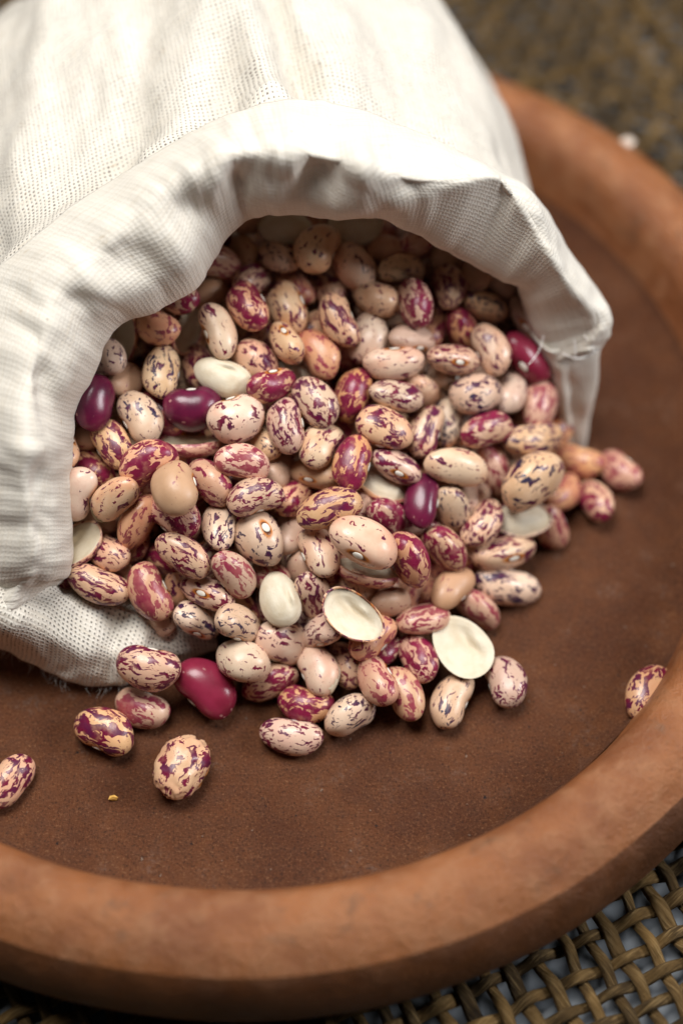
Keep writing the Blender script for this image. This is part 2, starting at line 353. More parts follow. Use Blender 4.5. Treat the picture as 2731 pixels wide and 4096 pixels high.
CUFF = [
[(-6.565,-0.092,1),(-6.275,0.259,1.4),(-5.988,0.413,2),(-5.957,1.153,2.7),(-5.968,2.069,3.2),(-5.884,2.883,3.7),(-5.541,3.556,4.1),(-5.118,4.342,4.5),(-4.275,4.543,4.8),(-3.46,5.049,5),(-3.023,5.612,5.4),(-2.587,6.034,5.7),(-1.986,6.324,5.7),(-1.159,6.334,5.6),(-0.023,6.334,5.6),(0.888,5.868,5.5),(1.698,5.848,5),(2.433,5.724,4.5),(3.1,5.717,4),(3.52,5.427,3),(3.764,5.139,2.4)],
[(-6.205,-1.855,1.2),(-5.915,-1.505,1.6),(-5.628,-1.351,2.2),(-5.597,-0.61,2.9),(-5.609,0.305,3.4),(-5.524,1.119,3.9),(-5.181,1.793,4.3),(-4.758,2.578,4.7),(-3.915,2.78,5),(-3.1,3.285,5.2),(-2.663,3.849,5.6),(-2.227,4.27,5.9),(-1.626,4.56,5.9),(-0.799,4.57,5.8),(0.337,4.57,5.8),(1.248,4.104,5.7),(2.058,4.084,5.2),(2.793,3.961,4.7),(3.459,3.954,4.2),(3.88,3.663,3.2),(4.124,3.376,2.6)],
[(-5.965,-3.031,1.2),(-5.675,-2.681,1.6),(-5.388,-2.526,2.2),(-5.357,-1.786,2.9),(-5.369,-0.87,3.4),(-5.284,-0.057,3.9),(-4.941,0.617,4.3),(-4.518,1.403,4.7),(-3.675,1.604,5),(-2.86,2.11,5.2),(-2.423,2.673,5.6),(-1.987,3.094,5.9),(-1.386,3.384,5.9),(-0.559,3.394,5.8),(0.577,3.394,5.8),(1.488,2.928,5.7),(2.298,2.909,5.2),(3.033,2.785,4.7),(3.699,2.778,4.2),(4.12,2.488,3.2),(4.364,2.2,2.6)],
[(-6.264,-3.44,1.75),(-5.897,-3.129,2.2),(-5.501,-3.094,2.9),(-5.468,-2.397,3.7),(-5.515,-1.587,4.3),(-5.448,-0.709,4.8),(-5.122,0.038,5.2),(-4.719,0.897,5.6),(-3.825,1.246,5.9),(-2.982,1.703,6.2),(-2.564,2.405,6.6),(-2.048,2.746,7),(-1.384,2.751,6.8),(-0.541,2.753,6.7),(0.558,2.685,6.7),(1.732,2.693,6.9),(2.931,3.147,6.9),(3.489,2.937,6.2),(4.313,2.449,5),(5.075,2.319,3.7),(4.909,2.041,3)],
[(-6.5,-3.769,2.02),(-6.189,-3.422,2.495),(-5.781,-3.301,3.17),(-5.761,-2.616,4.07),(-5.8,-1.835,4.77),(-5.727,-0.908,5.32),(-5.45,-0.057,5.77),(-5.057,0.841,6.17),(-4.198,1.329,6.52),(-3.326,1.925,6.87),(-2.739,2.477,7.27),(-2.107,2.783,7.62),(-1.403,2.765,7.57),(-0.614,2.765,7.52),(0.426,2.641,7.47),(1.597,2.717,7.32),(2.847,3.183,7.07),(3.563,3.05,6.32),(4.437,2.59,5.12),(5.236,2.404,3.82),(5.189,2.051,3.12)],
[(-6.736,-3.978,2.05),(-6.48,-3.596,2.55),(-6.061,-3.388,3.2),(-6.054,-2.715,4.2),(-6.085,-1.963,5),(-6.007,-0.986,5.6),(-5.778,-0.033,6.1),(-5.395,0.906,6.5),(-4.57,1.531,6.9),(-3.669,2.267,7.3),(-2.915,2.67,7.7),(-2.166,2.94,8),(-1.423,2.898,8.1),(-0.687,2.898,8.1),(0.294,2.716,8),(1.461,2.861,7.5),(2.763,3.339,7),(3.637,3.283,6.2),(4.561,2.851,5),(5.397,2.609,3.7),(5.47,2.18,3)],
[(-7.467,-3.738,1.505),(-7.266,-3.382,2.005),(-6.933,-3.209,2.78),(-7.048,-2.333,3.68),(-7.098,-1.398,4.48),(-7.014,-0.299,5.18),(-6.683,0.718,5.78),(-6.026,1.391,6.33),(-5.167,2.013,6.73),(-4.185,2.773,7.08),(-3.339,3.213,7.43),(-2.468,3.66,7.68),(-1.612,3.806,7.83),(-0.752,3.902,7.83),(0.216,3.76,7.73),(1.364,3.754,7.28),(2.666,3.765,6.88),(3.735,3.738,5.98),(4.659,3.259,4.78),(5.471,2.902,3.53),(5.573,2.415,2.93)],
[(-8.198,-3.497,0.8),(-8.052,-3.168,1.3),(-7.806,-3.03,2.2),(-8.042,-1.952,3),(-8.111,-0.832,3.8),(-8.021,0.389,4.6),(-7.589,1.469,5.3),(-6.656,1.875,6),(-5.764,2.495,6.4),(-4.701,3.278,6.7),(-3.763,3.755,7),(-2.77,4.381,7.2),(-1.801,4.714,7.4),(-0.817,4.906,7.4),(0.138,4.805,7.3),(1.267,4.647,6.9),(2.569,4.192,6.6),(3.833,4.194,5.6),(4.758,3.667,4.4),(5.545,3.195,3.2),(5.677,2.649,2.7)]]
BODY = [
[(-8.579,-2.475,0.02),(-8.48,-2.576,1.379),(-8.081,-3.474,0.788),(-7.939,-3.145,1.281),(-7.697,-3.007,2.167),(-7.933,-1.93,2.955),(-8.004,-0.81,3.743),(-7.918,0.41,4.531),(-7.496,1.488,5.22),(-6.578,1.891,5.91),(-5.7,2.508,6.304),(-4.655,3.287,6.599),(-3.731,3.762,6.895),(-2.755,4.384,7.092),(-1.801,4.714,7.289),(-0.832,4.903,7.289),(0.11,4.799,7.191),(1.223,4.638,6.797),(2.508,4.179,6.501),(3.754,4.178,5.516),(4.667,3.649,4.334),(5.444,3.174,3.152),(5.575,2.629,2.659),(5.245,2.07,1.871),(5.284,1.863,0.887),(5.236,1.751,0.02)],
[(-8.352,-2.15,0.019),(-8.256,-2.249,1.337),(-7.868,-3.132,0.764),(-7.731,-2.81,1.242),(-7.498,-2.675,2.101),(-7.73,-1.617,2.865),(-7.802,-0.518,3.629),(-7.724,0.679,4.393),(-7.32,1.735,5.062),(-6.435,2.128,5.73),(-5.59,2.731,6.112),(-4.584,3.492,6.398),(-3.694,3.954,6.685),(-2.754,4.561,6.876),(-1.835,4.882,7.067),(-0.9,5.064,7.067),(0.01,4.959,6.972),(1.084,4.797,6.59),(2.326,4.342,6.303),(3.529,4.336,5.348),(4.412,3.814,4.202),(5.164,3.346,3.056),(5.292,2.81,2.578),(4.975,2.262,1.814),(5.014,2.059,0.86),(4.968,1.949,0.019)],
[(-8.398,-1.102,0.018),(-8.305,-1.193,1.288),(-7.935,-2.012,0.736),(-7.798,-1.711,1.196),(-7.569,-1.583,2.024),(-7.785,-0.598,2.76),(-7.846,0.427,3.496),(-7.758,1.544,4.232),(-7.353,2.533,4.876),(-6.485,2.908,5.52),(-5.654,3.478,5.888),(-4.664,4.197,6.164),(-3.79,4.637,6.44),(-2.865,5.212,6.624),(-1.964,5.52,6.808),(-1.049,5.699,6.808),(-0.162,5.609,6.716),(0.887,5.468,6.348),(2.096,5.056,6.072),(3.271,5.061,5.152),(4.128,4.582,4.048),(4.859,4.153,2.944),(4.979,3.654,2.484),(4.665,3.14,1.748),(4.7,2.951,0.828),(4.654,2.848,0.018)],
[(-8.704,0.396,0.019),(-8.613,0.316,1.302),(-8.262,-0.409,0.744),(-8.119,-0.137,1.209),(-7.889,-0.018,2.046),(-8.083,0.859,2.79),(-8.121,1.775,3.534),(-8.009,2.777,4.278),(-7.585,3.671,4.929),(-6.713,4.025,5.58),(-5.873,4.553,5.952),(-4.872,5.218,6.231),(-3.993,5.63,6.51),(-3.06,6.165,6.696),(-2.156,6.46,6.882),(-1.241,6.639,6.882),(-0.36,6.578,6.789),(0.681,6.474,6.417),(1.876,6.131,6.138),(3.046,6.162,5.208),(3.89,5.751,4.092),(4.608,5.383,2.976),(4.717,4.939,2.511),(4.393,4.472,1.767),(4.424,4.304,0.837),(4.376,4.21,0.019)],
[(-9.096,2.321,0.019),(-9.009,2.256,1.33),(-8.682,1.651,0.76),(-8.532,1.887,1.235),(-8.299,1.995,2.09),(-8.465,2.733,2.85),(-8.475,3.509,3.61),(-8.333,4.363,4.37),(-7.884,5.134,5.035),(-7.006,5.462,5.7),(-6.155,5.936,6.08),(-5.14,6.531,6.365),(-4.254,6.908,6.65),(-3.31,7.39,6.84),(-2.403,7.668,7.03),(-1.488,7.849,7.03),(-0.614,7.824,6.935),(0.417,7.768,6.555),(1.594,7.514,6.27),(2.757,7.576,5.32),(3.583,7.254,4.18),(4.285,6.964,3.04),(4.38,6.59,2.565),(4.043,6.185,1.805),(4.069,6.043,0.855),(4.019,5.962,0.019)],
[(-9.496,4.69,0.019),(-9.413,4.644,1.33),(-9.119,4.186,0.76),(-8.961,4.376,1.235),(-8.728,4.471,2.09),(-8.859,5.039,2.85),(-8.836,5.643,3.61),(-8.66,6.315,4.37),(-8.187,6.935,5.035),(-7.312,7.228,5.7),(-6.458,7.634,6.08),(-5.436,8.142,6.365),(-4.551,8.473,6.65),(-3.605,8.89,6.84),(-2.704,9.145,7.03),(-1.799,9.325,7.03),(-0.943,9.343,6.935),(0.065,9.344,6.555),(1.208,9.196,6.27),(2.352,9.294,5.32),(3.147,9.079,4.18),(3.824,8.882,3.04),(3.9,8.595,2.565),(3.553,8.264,1.805),(3.572,8.155,0.855),(3.519,8.09,0.019)],
[(-9.741,7.537,0.018),(-9.666,7.511,1.26),(-9.415,7.226,0.72),(-9.255,7.362,1.17),(-9.03,7.438,1.98),(-9.119,7.806,2.7),(-9.06,8.207,3.42),(-8.854,8.661,4.14),(-8.37,9.1,4.77),(-7.526,9.346,5.4),(-6.695,9.666,5.76),(-5.7,10.063,6.03),(-4.844,10.335,6.3),(-3.926,10.668,6.48),(-3.059,10.891,6.66),(-2.195,11.065,6.66),(-1.385,11.128,6.57),(-0.433,11.189,6.21),(0.637,11.161,5.94),(1.723,11.294,5.04),(2.462,11.2,3.96),(3.088,11.111,2.88),(3.143,10.926,2.43),(2.795,10.686,1.71),(2.807,10.615,0.81),(2.753,10.569,0.018)],
[(-9.547,10.696,0.014),(-9.484,10.691,0.98),(-9.293,10.591,0.56),(-9.141,10.664,0.91),(-8.939,10.718,1.54),(-8.982,10.87,2.1),(-8.894,11.05,2.66),(-8.674,11.267,3.22),(-8.213,11.503,3.71),(-7.458,11.687,4.2),(-6.708,11.903,4.48),(-5.808,12.168,4.69),(-5.041,12.365,4.9),(-4.213,12.594,5.04),(-3.441,12.771,5.18),(-2.675,12.926,5.18),(-1.967,13.029,5.11),(-1.135,13.143,4.83),(-0.209,13.229,4.62),(0.745,13.387,3.92),(1.377,13.414,3.08),(1.913,13.433,2.24),(1.944,13.357,1.89),(1.62,13.221,1.33),(1.623,13.191,0.63),(1.572,13.166,0.014)],
[(-8.733,14.111,0.01),(-8.687,14.12,0.49),(-8.561,14.146,0.28),(-8.439,14.171,0.455),(-8.281,14.203,0.77),(-8.29,14.201,1.05),(-8.198,14.22,1.33),(-8.002,14.26,1.61),(-7.627,14.336,1.855),(-7.042,14.456,2.1),(-6.455,14.576,2.24),(-5.75,14.719,2.345),(-5.154,14.841,2.45),(-4.508,14.973,2.52),(-3.911,15.095,2.59),(-3.322,15.215,2.59),(-2.784,15.325,2.555),(-2.152,15.454,2.415),(-1.456,15.596,2.31),(-0.727,15.744,1.96),(-0.256,15.841,1.54),(0.142,15.922,1.12),(0.153,15.924,0.945),(-0.107,15.871,0.665),(-0.108,15.871,0.315),(-0.15,15.862,0.01)]]
LIP = [
[(-6.835,-1.698,1.6),(-6.146,-1.734,1.4),(-5.587,-2,0.7),(-5.058,-2.094,0.5),(-4.338,-2.242,0.3),(-3.872,-2.553,0.2),(-3.324,-2.629,0.15),(-2.578,-3.16,0.06)],
[(-6.765,-2.606,2.5),(-6.036,-2.577,2.2),(-5.548,-2.823,1.6),(-5.177,-2.885,1.3),(-4.424,-3.003,1.15),(-3.964,-3.155,0.95),(-3.422,-3.214,0.8),(-2.572,-3.336,0.35)],
[(-6.785,-3.593,2.75),(-6.168,-3.401,2.5),(-5.671,-3.399,2.1),(-5.209,-3.372,1.7),(-4.411,-3.291,1.25),(-3.955,-3.432,1.05),(-3.388,-3.444,0.85),(-2.559,-3.423,0.36)],
[(-7.191,-3.867,2.2),(-6.505,-3.915,2.2),(-5.89,-3.912,1.75),(-5.281,-4.018,1.4),(-4.557,-3.983,1.15),(-4.102,-3.851,0.9),(-3.372,-3.644,0.7),(-2.551,-3.472,0.3)],
[(-7.472,-3.763,1.2),(-6.792,-3.811,1.05),(-6.095,-4.072,0.85),(-5.438,-4.29,0.7),(-4.688,-4.339,0.7),(-4.239,-4.138,0.5),(-3.354,-3.767,0.4),(-2.556,-3.5,0.2)],
[(-7.597,-3.641,0.6),(-6.942,-3.679,0.5),(-6.272,-3.931,0.35),(-5.637,-4.228,0.25),(-4.778,-4.381,0.2),(-4.317,-4.178,0.15),(-3.345,-3.731,0.1),(-2.56,-3.41,0.05)],
[(-7.738,-3.222,0.1),(-7.011,-3.303,0.06),(-6.306,-3.598,0.04),(-5.646,-3.946,0.03),(-4.818,-4.097,0.03),(-4.345,-3.946,0.03),(-3.358,-3.573,0.03),(-2.573,-3.364,0.02)]]
WALL = [
[(3.192,4.746,2.9),(3.385,4.668,2.4),(3.566,4.613,1.7),(3.787,4.509,0.8),(3.958,4.364,0.02)],
[(4.192,2.296,3),(4.385,2.219,2.5),(4.566,2.164,1.8),(4.787,2.059,0.9),(4.958,1.914,0.12)],
[(4.807,2.284,3),(4.86,2.138,2.55),(4.978,2.027,1.85),(5.077,1.894,0.95),(5.145,1.715,0.075)],
[(5.521,2.471,3),(5.435,2.258,2.6),(5.49,2.089,1.9),(5.466,1.928,1),(5.432,1.715,0.03)],
[(5.441,2.961,2.95),(5.355,2.748,2.55),(5.41,2.579,1.85),(5.386,2.418,0.95),(5.352,2.205,0.015)],
[(5.011,4.235,2.7),(4.925,4.022,2.3),(4.98,3.853,1.6),(4.956,3.692,0.7),(4.922,3.479,0.03)]]
def d_cuff(r, c, p):
    c -= 2
    # r: 0-2 lining, 3 mouth edge, 5 crest, 7 folded edge;  c: 0 left end ... 18 right end
    m = max(0., 1 - abs(r-4.6)/2.6)
    d = .16*nz(c*.9, r*.35, 1.) + .10*nz(c*2.1, r*.5, 5.) + .045*nz(c*4.5, r*1.1, 9.)
    e = -.5*g(c, 11.15 + .25*(r-4), .45)*g(r, 3.9, 1.0)            # deep pleat
    e += .25*g(c, 11.9 + .2*(r-4), .5)*g(r, 4., 1.2) + .22*g(c, 10.5, .45)*g(r, 4.2, 1.2)
    e += -.38*g(c, 9.15, .4)*g(r, 3.5, .8) + .28*g(c, 8.5, .5)*g(r, 3.9, 1.)
    e += -.25*g(c, 7.6 - .4*(r-4), .5)*g(r, 4., .9) + .22*g(c, 7.0, .45)*g(r, 3.9, .9)
    e += -.25*g(c, 6.1 - .3*(r-4), .4)*g(r, 4.2, 1.) - .30*g(c, 3.4 + .5*(r-4), .45)*g(r, 4.3, 1.3) + .2*g(c, 2.4, .5)*g(r, 4., 1.2)
    e += -.22*g(c, 1.2, .4)*g(r, 4.4, 1.2) - .2*g(c, 12.9, .4)*g(r, 4.3, 1.)
    return d*(.4 + .8*m) + .7*e
def d_body(r, c, p):
    c -= 2; k = min(1., r/1.5)
    d = .22*nz(c*.55, r*.5, 21.) + .12*nz(c*1.2, r*.9, 25.) + .05*nz(c*2.6, r*2., 28.)
    e = -.32*g(c, 13.55 - .08*r, .38) + .30*g(c, 12.75 - .1*r, .5) + .14*g(c, 9.6 + .45*r, .6) - .20*g(c, 8.5 + .4*r, .5)
    e += -.2*g(c, 15.6, .5) + .16*g(c, 6.6 + .3*r, .6) - .16*g(c, 11.2 + .25*r, .5)
    return k*(1.2*d + 1.5*e)
def d_lip(r, c, p):
    k = min(1., r/1.2)*min(1., (6-r)/1.5)*(1 if c < 5.5 else max(0, (7-c)/1.5))
    return k*(.10*nz(c*.9, r*.7, 41.) + .05*nz(c*2.2, r*1.6, 44.) + .16*g(c, 4.1, .35)*g(r, 3.2, 1.6) - .18*g(c, 4.9, .5)*g(r, 3., 1.6) + .15*g(r, 2.1 + .12*c, .5)*g(c, 1.6, 1.4) - .14*g(r, 3.1 + .1*c, .6)*g(c, 1.2, 1.4))
def d_wall(r, c, p): return .06*nz(c*1.4, r*1.2, 51.)*min(1., (4-c))
sheet('hem', CUFF, 360, 110, CLOTHC, d_cuff, thick=.06)
sheet('body', BODY, 320, 150, CLOTHB, d_body, thick=0)
sheet('lower_lip', LIP, 150, 120, CLOTHB, d_lip, thick=0, v0=3.3)
sheet('mouth_wall', WALL, 40, 60, CLOTHC, d_wall, thick=.05)
# stitched end of the hem and a loose thread
def tube(name, pts, rad, mat, parent):
    cu = bpy.data.curves.new(name, 'CURVE'); cu.dimensions = '3D'; cu.bevel_depth = rad; cu.bevel_resolution = 2
    sp = cu.splines.new('NURBS'); sp.points.add(len(pts)-1); sp.order_u = 3; sp.use_endpoint_u = True
    for q, p in zip(sp.points, pts): q.co = (*(Vector(p) - sack.location), 1)
    cu.materials.append(mat)
    tmp = bpy.data.objects.new(name, cu); me = bpy.data.meshes.new_from_object(tmp); bpy.data.objects.remove(tmp); bpy.data.curves.remove(cu)
    me.name = name; me.polygons.foreach_set('use_smooth', [True]*len(me.polygons))
    return link(name, me, parent)
for pts, r in [([(4.634,2.041,3.000),(4.887,1.919,2.950),(5.185,1.988,2.950),(5.468,2.188,3.020)], 0.018),
([(4.857,2.137,3.350),(4.907,2.005,3.150),(4.904,1.911,2.960)], 0.014),
([(5.048,2.173,3.450),(5.226,2.042,3.250),(5.321,2.003,3.050)], 0.014)]: tube('stitch', pts, r, STITCH, sack)
tube('loose_thread', [(4.235,2.292,3.300),(4.141,1.946,3.300),(4.016,1.695,3.300),(3.861,1.513,3.300)], .008, STITCH, sack)

# fuzz along the lower lip's edge
rf = random.Random(9); FV = []; FF = []
edge = [Vector(p) for p in LIP[5]][:6]
for k in range(55):
    t = rf.uniform(0, len(edge)-1.01); p = cr1(edge, t); d = Vector((rf.uniform(-.5, .3), -1, rf.uniform(-.25, .35))).normalized(); side = d.cross(Vector((0, 0, 1))).normalized()
    n = 6; ln = rf.uniform(.06, .26); cu = rf.uniform(-.16, .16); b0 = len(FV)
    for i in range(n):
        f = i/(n-1); q = p + d*ln*f + side*cu*f*f + Vector((0, 0, -.10*f*f)); q.z = max(q.z, .02)
        for a in range(3):
            w_ = .0035*(1-.6*f); FV.append(q - sack.location + Vector((w_*math.cos(a*2.09), 0, w_*math.sin(a*2.09))))
    for i in range(n-1):
        for a in range(3): FF.append((b0+i*3+a, b0+i*3+(a+1) % 3, b0+i*3+3+(a+1) % 3, b0+i*3+3+a))
fz = mesh_obj('frayed_fibres', FV, FF, STITCH, sack); fz['kind'] = 'stuff'

# ---------------------------------------------------------------- beans
def bean_shape(x, a, bend, notch, skew):
    """unit bean: x along the length -1..1, a the angle round it (0 = hilum side)"""
    prof = max(0., 1 - abs(x)**2.35)**.52 * (1 + skew*x*.12)
    cy = math.cos(a); sz = math.sin(a)
    y = prof*cy; z = prof*sz
    y += bend*(x*x - .35)
    if cy > 0: y -= notch*math.exp(-(x/.34)**2)*cy**1.5*(1 - .3*abs(sz))
    if z < 0: z *= .84 + .12*skew
    return Vector((x, y, z))
def bean_mesh(bend, notch, skew, wrinkle=0, seed=0, nx=26, na=22):
    V = [bean_shape(-1, 0, bend, notch, skew)]
    for i in range(1, nx):
        x = -math.cos(math.pi*i/nx)
        for k in range(na): V.append(bean_shape(x, 2*math.pi*k/na, bend, notch, skew))
    V.append(bean_shape(1, 0, bend, notch, skew))
    F = []
    for k in range(na): F.append((0, 1+(k+1) % na, 1+k))
    for i in range(nx-2):
        for k in range(na):
            a = 1+i*na+k; b = 1+i*na+(k+1) % na; F.append((a, b, b+na, a+na))
    base = 1+(nx-2)*na; last = len(V)-1
    for k in range(na): F.append((base+k, base+(k+1) % na, last))
    lo = [min(v[i] for v in V) for i in range(3)]; hi = [max(v[i] for v in V) for i in range(3)]
    out = []
    for v in V:
        q = Vector([(v[i]-(lo[i]+hi[i])/2)/(hi[i]-lo[i]) for i in range(3)])
        k = 1 + .07*noise.noise(q*2.3 + Vector((seed*3.7, 0, 0)))
        if wrinkle: k += -wrinkle*abs(noise.noise(Vector((q.x*4, q.y*6.5, q.z*6)) + Vector((seed, 0, 0)))) + wrinkle*.4
        out.append(q*k)
    # where the scar sits
    hy = (bean_shape(0, 0, bend, notch, skew).y - (lo[1]+hi[1])/2)/(hi[1]-lo[1])
    return out, F, hy
VAR = []
for q, (bd, nt, sk) in enumerate([(.04, .05, .2), (.12, .09, -.3), (.20, .12, .3), (.02, .03, .6), (.10, .05, -.7), (.15, .14, 0.), (.06, .08, .9), (.24, .16, -.4), (.01, .02, -.9), (.17, .07, .6)]):
    V, F, hy = bean_mesh(bd, nt, sk, 0, q+1); VAR.append((V, F, hy))
WR = bean_mesh(.08, .06, .2, .21, 5, 44, 36)
def to_mesh(name, V, F, mat):
    me = bpy.data.meshes.new(name); me.from_pydata([tuple(v) for v in V], [], F); me.materials.append(mat)
    me.polygons.foreach_set('use_smooth', [True]*len(me.polygons)); return me
cache = {}
def coat_mesh(st, k):
    if (st, k) not in cache:
        V, F, hy = VAR[k]; cache[(st, k)] = to_mesh('bean', V, F, BM[st])
    return cache[(st, k)]
def hil_mesh(k):
    if ('h', k) not in cache:
        hy = VAR[k][2]; bm = bmesh.new(); bmesh.ops.create_uvsphere(bm, u_segments=14, v_segments=8, radius=1)
        for v in bm.verts: v.co = Vector((v.co.x*.088, v.co.y*.024 + hy*1.0, v.co.z*.088))
        me = bpy.data.meshes.new('hilum'); bm.to_mesh(me); bm.free(); me.materials.append(HIL)
        me.polygons.foreach_set('use_smooth', [True]*len(me.polygons)); cache[('h', k)] = me
    return cache[('h', k)]
def half_mesh(dish, seed):
    nr, na = 12, 36; V = []; F = []
    def outline(a):
        x = math.cos(a); y = math.sin(a); r = 1 + .04*math.sin(2*a + seed) + .03*math.cos(3*a + seed*2)
        if y > 0: r -= .10*math.exp(-(x/.35)**2)*(1 if seed % 2 else .3)
        return .5*x*r, .5*y*r
    V.append((0, 0, -.5*dish if dish > 0 else .42))
    for i in range(1, nr+1):
        t = i/nr
        for k in range(na):
            x, y = outline(2*math.pi*k/na)
            z = (-.5*dish*(1-t**2.6) if dish > 0 else .42*(1-t**2.4))
            if t > .9: z -= .06
            z += .16*math.exp(-((x*t-.06)/.10)**2 - ((y*t-.30)/.06)**2) - .12*math.exp(-((x*t+.02)/.22)**2 - ((y*t-.20)/.05)**2)
            V.append((x*t, y*t, z + .02*nz(x*t*5, y*t*5, seed)))
    for i in range(nr-1, 0, -1):
        t = i/nr
        for k in range(na):
            x, y = outline(2*math.pi*k/na); V.append((x*(t**.6), y*(t**.6), -.06 - .55*math.sqrt(max(0, 1-t*t))))
    V.append((0, 0, -.62))
    for k in range(na): F.append((0, 1+k, 1+(k+1) % na))
    rows = 2*nr-1
    for i in range(rows-1):
        for k in range(na):
            a = 1+i*na+k; b = 1+i*na+(k+1) % na; F.append((a, a+na, b+na, b))
    bs = 1+(rows-1)*na; L = len(V)-1
    for k in range(na): F.append((bs+k, L, bs+(k+1) % na))
    return V, F, outline
def coat_shell(outline, seed):
    nr, na = 10, 40; V = []; F = []
    for i in range(nr+1):
        t = 1 - i/nr*.97
        for k in range(na):
            a = 2*math.pi*k/na; x, y = outline(a)
            up = (.10 + .10*nz(math.cos(a)*2, math.sin(a)*2, seed*3.)) if i == 0 else 0
            e = 1.05 if i else 1.045
            V.append((x*e*(t**.6), y*e*(t**.6), up - .06 - .60*math.sqrt(max(0, 1-t*t))))
    for i in range(nr):
        for k in range(na):
            a = i*na+k; b = i*na+(k+1) % na; F.append((a, b, b+na, a+na))
    return V, F
